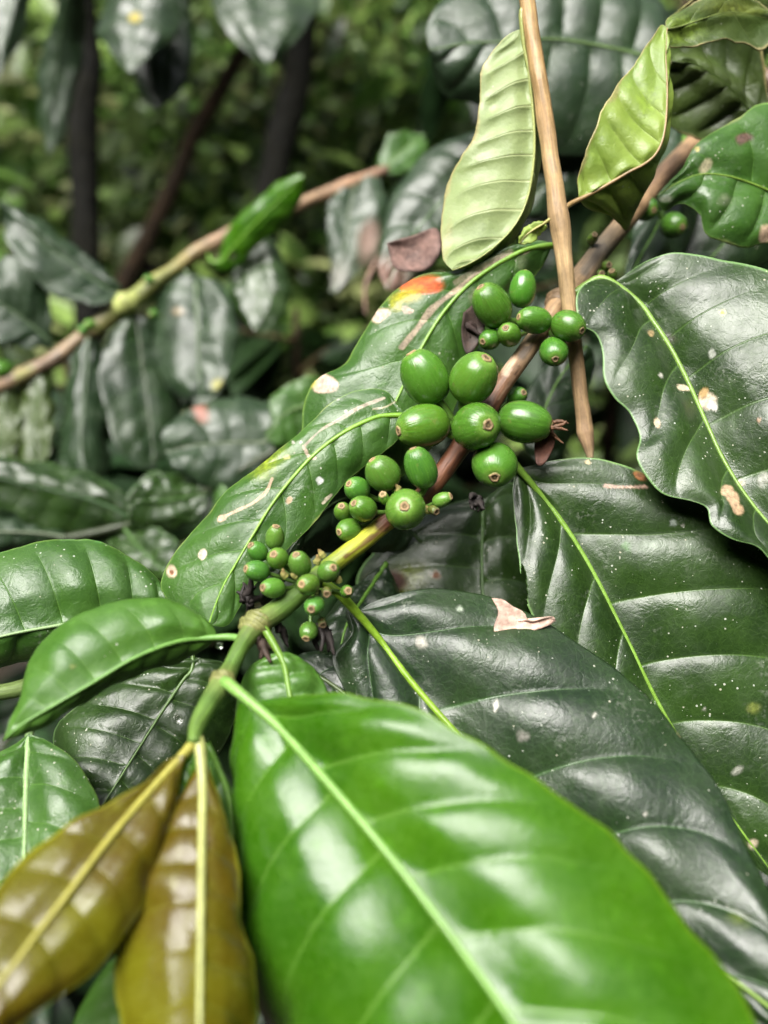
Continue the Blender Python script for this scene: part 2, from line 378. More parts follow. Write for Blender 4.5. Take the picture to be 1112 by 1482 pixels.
    return o
def depth_at(key, px, py):
    x, y, d = LEAF[key]; return d[np.argmin((x-px)**2+(y-py)**2)]

def berry(parent, cx, cy, r, L, nav, dep, node, zs=1, tint=(.035, .14, .012), dryn=.0, calyx=0):
    """cx, cy: pixel centre; r, L: half width and half length in px; nav: pixel offset of the navel from the centre"""
    c = P(cx, cy, dep); k = dep/F
    lx, ly = nav[0]/L, -nav[1]/L; l = math.hypot(lx, ly)
    if l > .97: lx, ly = lx/l*.97, ly/l*.97; l = .97
    ax = camdir(lx, ly, zs*math.sqrt(max(.02, 1-l*l)))
    u = np.cross(ax, [.3, .2, .9]); u /= np.linalg.norm(u); v = np.cross(ax, u)
    nr_, ns = 26, 28
    a = np.linspace(-1, 1, nr_); zz = np.sin(a*math.pi/2); rad = np.cos(a*math.pi/2)**.86
    rad = rad*(1-.05*zz)
    th = np.linspace(0, 2*math.pi, ns, endpoint=False)
    sd = int(cx*3+cy)
    lob = 1 + .028*np.cos(2*th+sd)[None] + .012*smooth(.4, .95, zz)[:, None]*np.cos(9*th+sd)[None] + .012*wob(np.cos(th)[None]*2, zz[:, None]*2+np.sin(th)[None]*2, sd)
    zc = zz*L*k
    dip = -.07*L*k*np.exp(-((zz-1)/.03)**2)
    V = c + (zc+dip)[:, None, None]*ax + (rad[:, None]*r*k*lob)[..., None]*(np.cos(th)[None, :, None]*u + np.sin(th)[None, :, None]*v)
    i, j = np.meshgrid(np.arange(nr_-1), np.arange(ns), indexing='ij')
    q = np.stack([i*ns+j, i*ns+(j+1) % ns, (i+1)*ns+(j+1) % ns, (i+1)*ns+j], -1).reshape(-1, 4)
    axv = np.repeat(zz, ns); an = np.zeros((nr_*ns, 4)); an[:, 0] = np.tile(np.cos(th)*3+sd, nr_); an[:, 1] = np.tile(np.sin(th)*3, nr_); an[:, 2] = axv*.35; an[:, 3] = 1
    rr0 = np.random.default_rng(sd); tv = np.array(tint)*rr0.uniform(.75, 1.3)*np.array([rr0.uniform(.8, 1.5), 1, rr0.uniform(.8, 1.3)])
    o = mesh_obj('berry', V.reshape(-1, 3), q, M['berry'], parent, {'ax': axv, 'an': an, 'tint': np.tile(np.r_[tv, 1], (nr_*ns, 1))})
    # navel: a corky ring round a small disc
    R = max(.0009, min(.0015, r*k*.24)); top = c + ax*(L*k*.955)
    prof = [(0.0, -.1), (.30, .05), (.42, -.05), (.62, .35), (.85, .32), (1.05, -.1), (1.15, -.6)]
    pv, pc = [], []
    for m_, (pr, pz) in enumerate(prof):
        wbl = 1 + .05*np.cos(3*th+sd) + .06*np.cos(5*th+sd*2) + .04*np.cos(8*th)
        pv.append(top + ax*(pz*R*.55) + (pr*R*wbl)[:, None]*(np.cos(th)[:, None]*u + np.sin(th)[:, None]*v))
        base_c = [(.30, .22, .08), (.10, .07, .03), (.16, .11, .05), (.42, .29, .15), (.38, .26, .13), (.22, .24, .07), (.12, .22, .04)][m_]
        pc.append(np.tile(np.array(base_c)*(1-dryn), (ns, 1)))
    n_ = len(prof); i, j = np.meshgrid(np.arange(n_-1), np.arange(ns), indexing='ij')
    q = np.stack([i*ns+j, (i+1)*ns+j, (i+1)*ns+(j+1) % ns, i*ns+(j+1) % ns], -1).reshape(-1, 4)
    pc = np.vstack(pc); mesh_obj('navel', np.vstack(pv), q, M['dry'], o, {'tint': np.c_[pc, np.ones(len(pc))]})
    for z in range(calyx):
        sh = top + (math.cos(z*2.1)*u + math.sin(z*2.1)*v)*R*1.1
        e = sh + ax*R*rng.uniform(1.5, 3) + rng.normal(0, R*.7, 3)
        tube('dry_bract', [sh, (sh+e)/2+rng.normal(0, R*.3, 3), e], [R*.45, R*.35, R*.1], [(.16, .075, .035)]*3, o, M['dry'], seg=6, n=8, rough=.3)
    if node is not None:
        rear = c - ax*(L*k*.93); nd = P(*node)
        if np.linalg.norm(nd-rear) > .0012:
            tube('pedicel', [rear+ax*.0006, (rear+nd)/2-ax*.0004, nd], [r*k*.22, r*k*.18, r*k*.24], [(.07, .15, .02)]*3, o, M['rib'], seg=8, n=10)
    return o

def flake(name, label, outline, dep, col, curl=.0012, cat='leaf flake', parent=None, nr=7):
    """thin curled scrap: fan of rings from the centroid to the outline"""
    e = crom(list(outline)+[outline[0]], 40)[:-1]; c = e.mean(0); k = dep/F
    V, C = [], []
    for q in range(nr):
        w = q/(nr-1); p = c+(e-c)*w
        dz = -curl*(w**2)*(.5+.5*wob(p[:, 0]/12, p[:, 1]/12, int(c[0])))
        V.append(P(p[:, 0], p[:, 1], dep+dz)); C.append(np.tile(np.array(col)*(1-.25*(w > .9)), (len(p), 1)))
    n = len(e); i, j = np.meshgrid(np.arange(nr-1), np.arange(n), indexing='ij')
    f = np.stack([i*n+j, i*n+(j+1) % n, (i+1)*n+(j+1) % n, (i+1)*n+j], -1).reshape(-1, 4)
    C = np.vstack(C)
    o = mesh_obj(name, np.vstack(V), f, M['dry'], parent, {'tint': np.c_[C, np.ones(len(C))]})
    m_ = o.modifiers.new('t', 'SOLIDIFY'); m_.thickness = .0003
    if parent is None: o['label'] = label; o['category'] = cat
    return o

# ------------------------------------------------------------------ ground
gx = np.concatenate([np.linspace(-60, -6, 19)[:-1], np.linspace(-6, 6, 90), np.linspace(6, 60, 19)[1:]])
gy = np.concatenate([np.linspace(-30, -2, 12)[:-1], np.linspace(-2, 9, 90), np.linspace(9, 90, 24)[1:]])
GX, GY = np.meshgrid(gx, gy, indexing='ij')
def ground_z(x, y):
    return .42*np.maximum(0, y-.9) - .25*np.minimum(0, y+.5)*0 + .06*wob(x*1.7, y*1.7, 4) + .02*wob(x*7, y*7, 5) - .08*(x > 99)
GZ = ground_z(GX, GY)
nx_, ny_ = GX.shape; i, j = np.meshgrid(np.arange(nx_-1), np.arange(ny_-1), indexing='ij')
gf = np.stack([i*ny_+j, (i+1)*ny_+j, (i+1)*ny_+j+1, i*ny_+j+1], -1).reshape(-1, 4)
gc = np.where((wob(GX*2, GY*2, 8) > .15)[..., None], (.018, .026, .008), (.028, .020, .010)).reshape(-1, 3)
g = mesh_obj('ground', np.stack([GX, GY, GZ], -1).reshape(-1, 3), gf, M['soil'], None, {'tint': np.c_[gc, np.ones(len(gc))]}); g['kind'] = 'structure'

# ------------------------------------------------------------------ leaf masses (undergrowth, crowns)
def leaf_mass(name, pos, size, direc, up, cols, parent=None, mat='mass', aspect=.42, droop=.25):
    nu, nv = 6, 3
    u = np.linspace(0, 1, nu); v = np.linspace(-1, 1, nv)
    wd = np.sin(np.pi*u**.8)**.8*aspect*.5; wd[0] = .02; wd[-1] = .005
    n = len(pos); d = direc/np.linalg.norm(direc, axis=1)[:, None]
    sd = np.cross(d, up); sd /= np.linalg.norm(sd, axis=1)[:, None]+1e-9; nn = np.cross(sd, d)
    T = np.zeros((n, nu, nv, 3)); dr = rng.uniform(.3, 1.4, n)*droop
    for a in range(nu):
        for b in range(nv):
            T[:, a, b] = pos + size[:, None]*(d*u[a] + sd*(v[b]*wd[a]) + nn*(abs(v[b])*wd[a]*.35 - dr*u[a]**2)[:, None])
    V = T.reshape(-1, 3); base = (np.arange(n)*nu*nv)[:, None]
    i, j = np.meshgrid(np.arange(nu-1), np.arange(nv-1), indexing='ij')
    q = np.stack([i*nv+j, i*nv+j+1, (i+1)*nv+j+1, (i+1)*nv+j], -1).reshape(1, -1, 4) + base[..., None]
    C = np.repeat(np.c_[cols, np.ones(n)], nu*nv, 0)
    return mesh_obj(name, V, q.reshape(-1, 4), M[mat], parent, {'tint': C})
def rand_dirs(n, tilt=.5):
    a = rng.uniform(0, 2*math.pi, n); e = rng.normal(-.15, tilt, n)
    return np.stack([np.cos(a)*np.cos(e), np.sin(a)*np.cos(e), np.sin(e)], 1)
def ups(n, s=.45):
    u = rng.normal(0, s, (n, 3)); u[:, 2] += 1; return u/np.linalg.norm(u, axis=1)[:, None]
# hillside undergrowth: clumps of small bright leaves and ferny sprays
n_cl = 950
cy = rng.uniform(1.5, 8, n_cl)**1.0; cx = rng.uniform(-1, 1, n_cl)*(.75*cy+.6); cz = ground_z(cx, cy)
ch = rng.uniform(.12, .55, n_cl)*(1+.1*cy)
per = 42
pos = np.repeat(np.stack([cx, cy, cz], 1), per, 0) + np.stack([rng.normal(0, .16, n_cl*per), rng.normal(0, .16, n_cl*per), np.abs(rng.uniform(0, 1, n_cl*per))*np.repeat(ch, per)], 1)
pal = np.array([(.06, .13, .022), (.16, .30, .06), (.24, .36, .09), (.04, .09, .018), (.12, .18, .055), (.30, .33, .14)])
cc = pal[rng.integers(0, len(pal), n_cl)]; cols = np.repeat(cc*rng.uniform(.35, 1.5, (n_cl, 1)), per, 0)*rng.uniform(.6, 1.35, (n_cl*per, 1))
o = leaf_mass('undergrowth', pos, rng.uniform(.04, .13, n_cl*per)*(1+.10*np.repeat(cy, per)), rand_dirs(n_cl*per), ups(n_cl*per), cols)
o['kind'] = 'stuff'; o['label'] = 'mottled light green undergrowth covering the hillside far behind the branches'; o['category'] = 'undergrowth'

# added, mostly unseen ring of leafy growth: blocks low sky, leaves only overhead open
nw = 26000
az_ = rng.uniform(0, 2*math.pi, nw); rr_ = rng.uniform(2.6, 5.2, nw)
front = np.cos(az_) > .55                                        # ahead the hillside itself closes the view
rr_ = np.where(front, rng.uniform(4.5, 8.5, nw), rr_)
el_ = rng.uniform(-.35, np.where(front, .50, .80), nw) + .10*wob(az_*6, rr_, 12)
wp = np.stack([rr_*np.sin(az_), rr_*np.cos(az_), 1.25 + np.minimum(rr_, 4.6)*np.tan(np.clip(el_, -.4, 1.12))], 1)
keep_ = wp[:, 2] > ground_z(wp[:, 0], wp[:, 1])
wp = wp[keep_]; nw = len(wp)
o = leaf_mass('added_woodland_ring', wp, rng.uniform(.22, .42, nw), rand_dirs(nw), ups(nw, .6), np.array((.05, .095, .025))*rng.uniform(.5, 1.5, (nw, 1)), aspect=.55)
o['kind'] = 'stuff'; o['label'] = 'added ring of leafy growth, mostly out of view, blocking the low sky'; o['category'] = 'woodland'

def tree(label, px, py0, py1, dist, wpx, lean, crown_n, crown_off, cr, col=(.007, .007, .005), leafcol=(.03, .07, .015)):
    top = P(px+lean, py1, dist); bot = P(px, py0, dist)
    dirv = (top-bot)/np.linalg.norm(top-bot)
    # run the stem down to the ground and up into its crown
    b = bot.copy()
    for _ in range(200):
        if b[2] <= ground_z(b[0], b[1]): break
        b = b - dirv*.02
    r = wpx*.5*dist/F
    tp = top + dirv*crown_off
    root = thing('shade_tree', label, 'tree', b, 'slender trees on the slope behind')
    pts = [b-dirv*.05, b+(bot-b)*.5, bot, (bot+top)/2+rng.normal(0, r*.6, 3), top, tp, tp+dirv*.5+rng.normal(0, .08, 3)]
    tube('trunk', pts, [r*1.35, r*1.15, r*1.08, r, r*.95, r*.7, r*.3], [col]*7, root, M['trunk'], seg=14, n=60, rough=.12)
    for q in range(5):
        st = tp + dirv*rng.uniform(-.2, .3); e = st + rand_dirs(1, .2)[0]*cr*.8 + np.array([0, 0, .25])
        tube('limb', [st, (st+e)/2+np.array([0, 0, .06]), e], [r*.45, r*.3, r*.1], [col]*3, root, M['trunk'], seg=8, n=14, rough=.1)
    n = crown_n; pp = rng.normal(0, 1, (n, 3)); pp /= np.linalg.norm(pp, axis=1)[:, None]; pp *= (rng.uniform(.15, 1, n)**.5)[:, None]*cr
    pp[:, 2] *= .6; pp += tp + dirv*.35
    pp += .12*cr*np.stack([wob(pp[:, 0]*9, pp[:, 1]*9, 3), wob(pp[:, 1]*9, pp[:, 2]*9, 4), wob(pp[:, 2]*9, pp[:, 0]*9, 5)], 1)
    c = leaf_mass('crown', pp, rng.uniform(.08, .15, n), rand_dirs(n), ups(n), np.array(leafcol)*rng.uniform(.6, 1.5, (n, 1)), root); c['kind'] = 'stuff'
    return root
tree('straight dark trunk standing behind the hanging grey-green leaves', 122, 170, -10, 1.5, 38, -4, 1100, .35, .62)
tree('leaning dark mossy trunk rising behind the bright green leaf', 398, 250, -10, 1.7, 44, 45, 1300, .4, .75)
tree('thin brown slanting sapling stem among the light undergrowth', 250, 270, 120, 1.9, 24, 75, 500, .45, .5, col=(.03, .02, .012))

def bush(label, base_px, dist, height, n, spread, col, lo=.05, hi=.115, seed=1):
    """a many-stemmed coffee bush, its leaves set along arching side branches"""
    r_ = np.random.default_rng(seed)
    p0 = P(base_px[0], base_px[1], dist); b = np.array([p0[0], p0[1], ground_z(p0[0], p0[1])])
    root = thing('coffee_bush', label, 'bush', b)
    tube('stem', [b-[0, 0, .05], b+[.01, 0, height*.4], b+[-.01, .02, height*.75], b+[0, 0, height]], [.011, .009, .007, .003], [(.05, .035, .022)]*4, root, M['trunk'], seg=8, n=24, rough=.1)
    pos, dr = [], []
    nb = 26
    for k in range(nb):
        z = height*(.18+.82*k/nb); a = k*2.4+r_.uniform(-.3, .3); L = spread*(1.05-.55*k/nb)*r_.uniform(.75, 1.15)
        st = b+[0, 0, z]; e = st+np.array([math.cos(a)*L, math.sin(a)*L, -.10*L+.02]); mdl = (st+e)/2+[0, 0, .06*L]
        tube('side_branch', [st, mdl, e], [.0035, .0028, .0012], [(.06, .045, .02)]*3, root, M['trunk'], seg=6, n=12)
        c = crom(np.array([st, mdl, e]), 40)
        m_ = int(n/nb)
        for q in range(m_):
            t = r_.uniform(.15, 1); p = c[min(39, int(t*39))]; tang = e-st; tang = tang/np.linalg.norm(tang)
            sdv = np.cross(tang, [0, 0, 1])*(1 if q % 2 else -1)
            pos.append(p); dr.append(sdv*r_.uniform(.5, 1)+tang*r_.uniform(.1, .7)+np.array([0, 0, r_.uniform(-.75, .05)]))
    pos = np.array(pos); dr = np.array(dr); m_ = len(pos)
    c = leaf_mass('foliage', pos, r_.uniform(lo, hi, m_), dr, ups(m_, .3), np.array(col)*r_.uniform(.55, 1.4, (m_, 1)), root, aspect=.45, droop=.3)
    c['kind'] = 'stuff'
    return root
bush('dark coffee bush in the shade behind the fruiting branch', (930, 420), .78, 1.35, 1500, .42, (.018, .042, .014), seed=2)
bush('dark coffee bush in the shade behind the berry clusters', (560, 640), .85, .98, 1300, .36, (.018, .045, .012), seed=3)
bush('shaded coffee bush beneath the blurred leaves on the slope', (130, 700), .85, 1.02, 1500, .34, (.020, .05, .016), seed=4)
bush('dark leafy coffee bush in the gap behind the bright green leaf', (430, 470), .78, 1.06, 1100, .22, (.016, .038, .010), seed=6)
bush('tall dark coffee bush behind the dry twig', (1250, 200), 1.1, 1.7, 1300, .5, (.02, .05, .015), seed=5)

# ------------------------------------------------------------------ the fruiting branch
TAN, RED, GRN, YEL, GRY = (.30, .19, .095), (.13, .045, .018), (.075, .15, .018), (.34, .36, .02), (.16, .13, .09)
LG, MGc = (.075, .15, .02), (.10, .19, .02)
stem_px = [(1075, 150, .292), (1010, 205, .272), (960, 255, .255), (912, 312, .238), (868, 365, .226), (812, 440, .209), (780, 482, .204), (755, 518, .200), (728, 556, .197), (700, 600, .1945),
           (672, 640, .192), (640, 685, .189), (608, 722, .186), (575, 745, .184), (558, 757, .183), (530, 780, .181), (500, 803, .179), (470, 826, .177), (440, 852, .174), (405, 882, .170), (372, 905, .166),
           (350, 935, .161), (335, 965, .157), (322, 988, .153), (302, 1020, .148), (286, 1050, .143), (280, 1075, .139)]
stem_w = [30, 30, 30, 28, 30, 36, 27, 27, 28, 30, 30, 29, 28, 27, 27, 28, 28, 28, 30, 32, 34, 25, 25, 32, 29, 24, 16]
stem_c = [TAN, TAN, (.20, .12, .07), TAN, GRY, TAN, TAN, (.24, .16, .09), (.17, .08, .035), RED, RED, RED, (.15, .06, .02), (.12, .05, .02), (.40, .34, .03), YEL, (.30, .33, .02), (.14, .22, .02), GRN, GRN, (.16, .20, .05),
          GRN, LG, (.16, .22, .05), LG, (.11, .2, .03), (.12, .22, .03)]
b_main = thing('coffee_branch', 'fruiting coffee branch with clusters of glossy green berries along its stem', 'branch', P(*stem_px[0]))
tube('stem', [P(*p) for p in stem_px], [w*.5*p[2]/F for w, p in zip(stem_w, stem_px)], stem_c, b_main, M['stem'], seg=28, n=520, rough=.05,
     paint=[([(566, 742), (556, 762), (548, 755)], 11, (.09, .03, .012), .95), ([(556, 768), (535, 780), (512, 798), (500, 806)], 3.5, (.16, .09, .03), .95), ([(575, 738), (566, 752)], 14, (.11, .035, .015), .9),
            ([(765, 500), (757, 514)], 9, (.09, .07, .055), .8), ([(742, 520), (732, 538)], 7, (.46, .33, .22), .9), ([(770, 484), (762, 496)], 8, (.46, .33, .2), .8), ([(752, 530), (735, 560), (712, 592)], 2.6, (.05, .025, .015), .9), ([(745, 545), (722, 578)], 3, (.32, .2, .12), .7),
            ([(690, 620), (660, 660), (628, 700)], 3, (.24, .10, .05), .6), ([(870, 360), (846, 392)], 9, (.12, .10, .08), .8), ([(826, 415), (812, 432)], 10, (.44, .3, .17), .7), ([(668, 655), (650, 685)], 3, (.05, .02, .01), .8)])
for (x, y, d, r) in [(812, 440, .209, 24), (676, 634, .192, 21), (590, 735, .185, 20), (446, 850, .174, 20), (370, 905, .166, 24), (322, 988, .153, 20)]:     # swollen nodes
    th = .35
    p = P(x, y, d); kk = r*d/F
    ddir = P(x+10, y-12, d+.002)-p; ddir /= np.linalg.norm(ddir)
    c_ = (.20, .13, .07) if x > 600 else ((.2, .13, .05) if x > 560 else ((.19, .20, .06) if x in (370, 322) else (.13, .17, .04)))
    tube('node', [p-ddir*kk*.8, p-ddir*kk*.35, p, p+ddir*kk*.35, p+ddir*kk*.8], [kk*.55, kk*.85, kk*.9, kk*.85, kk*.55], [c_]*5, b_main, M['stem'], seg=16, n=24, rough=.22, seed=int(x))

LES = (.42, .27, .16); PNK = (.55, .36, .27); WHT = (.62, .60, .52); YLW = (.30, .32, .02); BRN = (.10, .045, .02); ORG = (.60, .10, .015)
# -- near young leaf
leaf('near', b_main, [(352, 1005), (400, 1050), (470, 1128), (540, 1210), (610, 1298), (680, 1392), (745, 1485), (840, 1640), (905, 1790)],
     [(372, 1012), (400, 1008), (470, 1004), (560, 1020), (640, 1046), (705, 1082), (770, 1118), (845, 1168), (905, 1212), (962, 1272), (1012, 1335), (1060, 1395), (1098, 1465), (1110, 1560), (1060, 1690)],
     [(345, 1030), (333, 1100), (334, 1200), (348, 1290), (362, 1385), (385, 1480), (440, 1590), (560, 1700), (720, 1780)],
     (.148, .131, .118, .108, .100, .093), (.05, .15), (.55, .75), 'young', NU=150, NV=50, veins=8.2, K=1.2, quilt=.0010, camber=(.10, .16), wave=.0026, wavef=11, lump=.0013,
     ruffle=9, rufflef=17, petiole=[(322, 986, .1525), (336, 994, .149)], rib=(.17, .33, .07), ribr=.00135, label='bright green young leaf with white sheen, out of focus')
# -- bronze flush leaves at the tip
leaf('bronze_left', b_main, [(268, 1092), (238, 1122), (200, 1165), (150, 1225), (105, 1285), (55, 1350), (10, 1410), (-60, 1500), (-140, 1590)],
     [(262, 1130), (250, 1190), (238, 1250), (212, 1310), (170, 1370), (120, 1425), (50, 1470), (-40, 1550)],
     [(245, 1100), (200, 1138), (150, 1172), (90, 1205), (40, 1238), (0, 1280), (-60, 1370), (-130, 1500)],
     (.138, .120, .107, .100), (.1, .35), (.5, .7), 'bronze', NU=120, NV=40, veins=9, K=.6, quilt=.0004, ruffle=5, rufflef=18, lump=.0012, camber=(.18, .12), wave=.001, petiole=[(282, 1062, .1415), (276, 1080, .1395)],
     rib=(.30, .28, .05), ribr=.0011, label='olive bronze flush leaf bent away to the side')
leaf('bronze_mid', b_main, [(293, 1098), (293, 1150), (292, 1210), (291, 1290), (290, 1370), (289, 1450), (289, 1540), (289, 1640)],
     [(303, 1112), (316, 1160), (327, 1210), (340, 1280), (354, 1350), (368, 1420), (372, 1490), (345, 1570)],
     [(283, 1115), (262, 1145), (235, 1175), (205, 1230), (186, 1300), (172, 1380), (172, 1440), (190, 1520), (235, 1590)],
     (.139, .122, .110, .102), (.75, .95), (.45, .6), 'bronze', NU=120, NV=40, veins=9, K=.55, quilt=.0005, ruffle=6, rufflef=18, lump=.0007, camber=(.06, .08), wave=.0008, petiole=[(285, 1068, .141), (290, 1085, .1395)],
     rib=(.34, .36, .12), ribr=.0013, label='olive bronze flush leaf hanging straight down')
leaf('bud_a', b_main, [(272, 1080), (262, 1105), (256, 1130), (258, 1152)], [(262, 1090), (249, 1115), (250, 1138)], [(275, 1100), (272, 1125), (266, 1145)], (.1385, .136), .4, .4, 'young', NU=30, NV=10, veins=4, quilt=.0002, ribr=.0004, name='bud_leaf')
leaf('bud_b', b_main, [(284, 1082), (282, 1105), (276, 1130), (270, 1155)], [(292, 1095), (290, 1120), (282, 1145)], [(276, 1100), (270, 1125), (266, 1145)], (.139, .1375), .4, .5, 'young', NU=30, NV=10, veins=4, quilt=.0002, ribr=.0004, name='bud_leaf')
leaf('under_bronze', b_main, [(300, 1075), (330, 1150), (335, 1230), (300, 1330), (240, 1430), (170, 1540), (120, 1610)], [(320, 1110), (350, 1180), (345, 1280), (300, 1400), (240, 1500), (170, 1590)], [(300, 1120), (285, 1200), (240, 1300), (150, 1400), (105, 1480), (100, 1560)],
     (.148, .135, .122), .4, .3, 'soft', NU=60, NV=16, veins=8, ribr=.0008)
# -- left front leaf
leaf('left_front', b_main, [(313, 925), (280, 925), (240, 934), (190, 955), (140, 985), (80, 1020), (30, 1050), (5, 1072)],
     [(310, 908), (285, 884), (250, 871), (210, 867), (165, 874), (115, 892), (70, 918), (42, 950), (25, 1000), (12, 1045)],
     [(295, 938), (255, 958), (205, 980), (150, 1004), (90, 1036), (35, 1062)],
     (.164, .156, .149, .146), (.6, .7), (1.4, 1.2), 'soft', NU=110, NV=36, veins=8, K=.9, quilt=.0004, camber=(.16, .10), petiole=[(352, 925, .162), (330, 922, .1635)],
     rib=(.12, .26, .05), ribr=.0009, paint=[('spot', 105, 965, 6, 5, 0, (.3, .33, .1), .6, .5)], label='smooth light green leaf pointing away to the side')
# -- small leaf under the near leaf, on its own petiole
leaf('below_node', b_main, [(404, 944), (412, 965), (420, 1010), (432, 1080), (450, 1180)], [(425, 946), (458, 968), (478, 1012), (490, 1090), (480, 1150)], [(385, 950), (358, 972), (342, 1030), (350, 1110), (400, 1170)],
     (.163, .156, .150), .5, .35, 'soft', NU=60, NV=20, veins=7, petiole=[(374, 897, .1655), (384, 912, .1645), (395, 930, .1637)], rib=(.13, .25, .03), ribr=.0010)
# -- the large glossy dark leaf
leaf('big_dark', b_main, [(508, 872), (530, 898), (560, 940), (600, 992), (660, 1060), (730, 1130), (820, 1215), (920, 1300), (1040, 1400), (1170, 1500)],
     [(515, 885), (535, 873), (560, 863), (600, 855), (640, 853), (700, 860), (755, 882), (820, 920), (885, 962), (945, 1015), (1000, 1080), (1045, 1150), (1080, 1230), (1120, 1310), (1165, 1400)],
     [(500, 890), (505, 915), (490, 935), (480, 955), (500, 1000), (540, 1070), (600, 1150), (700, 1250), (820, 1340), (960, 1440), (1090, 1500)],
     (.182, .171, .157, .142, .128), (.30, .22), (-.1, -.2), 'dark2', NU=200, NV=70, veins=6.5, K=1.5, quilt=.0012, lump=.0016, ribsink=-.2, camber=(.10, .10), wave=.0014, wavef=7,
     petiole=[(462, 838, .176), (485, 855, .1755), (497, 865, .1758)], rib=(.17, .30, .02), ribr=.0013,
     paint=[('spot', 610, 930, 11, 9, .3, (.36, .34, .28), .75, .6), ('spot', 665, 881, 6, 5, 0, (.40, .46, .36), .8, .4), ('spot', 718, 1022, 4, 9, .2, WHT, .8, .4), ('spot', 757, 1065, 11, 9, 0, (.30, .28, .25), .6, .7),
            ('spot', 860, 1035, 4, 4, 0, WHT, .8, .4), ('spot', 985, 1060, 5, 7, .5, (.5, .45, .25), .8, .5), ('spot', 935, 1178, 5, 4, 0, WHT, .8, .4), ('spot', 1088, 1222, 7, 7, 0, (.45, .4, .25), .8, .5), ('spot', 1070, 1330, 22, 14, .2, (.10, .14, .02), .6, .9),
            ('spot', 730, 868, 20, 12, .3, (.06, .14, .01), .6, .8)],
     label='large glossy dark leaf reflecting grey sky')
# -- right leaf with pale midrib
leaf('right_mid', b_main, [(752, 678), (780, 712), (818, 762), (855, 822), (890, 890), (920, 950), (948, 1008), (990, 1080), (1050, 1170), (1130, 1280)],
     [(775, 672), (810, 665), (850, 662), (895, 670), (940, 690), (1000, 715), (1070, 745), (1140, 800), (1190, 890), (1210, 990), (1200, 1100), (1175, 1210)],
     [(745, 690), (741, 715), (745, 760), (750, 810), (755, 855), (775, 905), (810, 970), (860, 1040), (930, 1120), (1030, 1210)],
     (.196, .189, .181, .172), (.05, .0), (-.22, -.25), 'dark', NU=200, NV=70, veins=6.8, K=1.5, quilt=.0010, lump=.0013, camber=(.08, .06), wave=.0010,
     petiole=[(705, 640, .192), (728, 655, .193), (742, 668, .1932)], rib=(.15, .28, .035), ribr=.0012,
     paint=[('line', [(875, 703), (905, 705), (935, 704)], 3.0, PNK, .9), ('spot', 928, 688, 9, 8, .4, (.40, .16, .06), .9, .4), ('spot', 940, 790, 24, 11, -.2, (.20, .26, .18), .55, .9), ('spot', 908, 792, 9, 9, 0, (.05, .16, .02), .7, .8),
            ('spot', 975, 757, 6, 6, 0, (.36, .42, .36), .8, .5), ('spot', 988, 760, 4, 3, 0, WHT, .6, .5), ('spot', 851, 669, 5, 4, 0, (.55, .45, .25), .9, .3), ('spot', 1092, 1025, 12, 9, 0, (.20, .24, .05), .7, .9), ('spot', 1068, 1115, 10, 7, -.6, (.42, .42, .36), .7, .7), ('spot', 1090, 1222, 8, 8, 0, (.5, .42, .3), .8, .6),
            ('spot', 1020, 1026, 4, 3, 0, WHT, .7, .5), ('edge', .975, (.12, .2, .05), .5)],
     holes=[(759, 850, 3.5, 33, -.10)], label='dark green leaf with pale midrib and a slit near its edge')
# -- upper right wavy leaf
leaf('right_top', b_main, [(890, 408), (918, 430), (948, 468), (975, 510), (1000, 560), (1022, 610), (1045, 660), (1075, 710), (1115, 760), (1180, 830), (1250, 900)],
     [(905, 398), (940, 376), (985, 364), (1040, 369), (1112, 386), (1190, 430), (1250, 520), (1285, 640), (1290, 760), (1275, 850)],
     [(872, 404), (845, 414), (833, 434), (838, 468), (862, 482), (873, 505), (876, 545), (892, 575), (915, 598), (926, 632), (921, 662), (936, 692), (962, 717), (1000, 727), (1022, 738), (1028, 764), (1058, 784), (1095, 797), (1130, 830), (1190, 880)],
     (.2045, .193, .180, .168), (-.1, -.15), (-.25, -.25), 'dark', NU=220, NV=70, veins=8.2, K=1.35, quilt=.0008, lump=.0012, camber=(.08, .10), wave=.0012, wavef=9,
     petiole=[(822, 432, .207), (850, 412, .206), (875, 404, .2045)], rib=(.14, .25, .035), ribr=.0012,
     paint=[('spot', 1024, 580, 14, 15, .4, (.58, .48, .36), 1, .3), ('spot', 1018, 568, 8, 8, 0, (.45, .30, .12), 1, .3), ('spot', 1032, 588, 8, 7, 0, (.78, .76, .68), 1, .4), ('spot', 989, 561, 10, 6, .2, (.60, .52, .36), 1, .25), ('spot', 951, 611, 5, 8, -.3, (.48, .38, .25), 1, .3),
            ('spot', 1060, 720, 9, 22, -.5, (.46, .32, .19), 1, .3), ('spot', 1052, 710, 10, 10, 0, (.42, .30, .18), 1, .3), ('spot', 1070, 738, 8, 9, 0, (.45, .31, .18), 1, .3), ('spot', 1046, 452, 6, 5, 0, (.45, .45, .15), 1, .4), ('spot', 1030, 512, 6, 8, .2, (.40, .42, .36), .8, .4), ('spot', 970, 490, 9, 13, -.6, (.03, .02, .01), .7, .6),
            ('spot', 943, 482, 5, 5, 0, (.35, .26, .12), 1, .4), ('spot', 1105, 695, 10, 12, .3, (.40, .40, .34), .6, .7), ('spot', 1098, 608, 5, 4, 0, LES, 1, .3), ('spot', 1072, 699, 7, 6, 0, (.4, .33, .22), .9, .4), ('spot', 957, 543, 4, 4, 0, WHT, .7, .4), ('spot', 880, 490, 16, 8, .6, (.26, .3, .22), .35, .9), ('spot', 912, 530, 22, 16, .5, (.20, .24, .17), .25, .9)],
     label='dark leaf with wavy edge and tan scars')
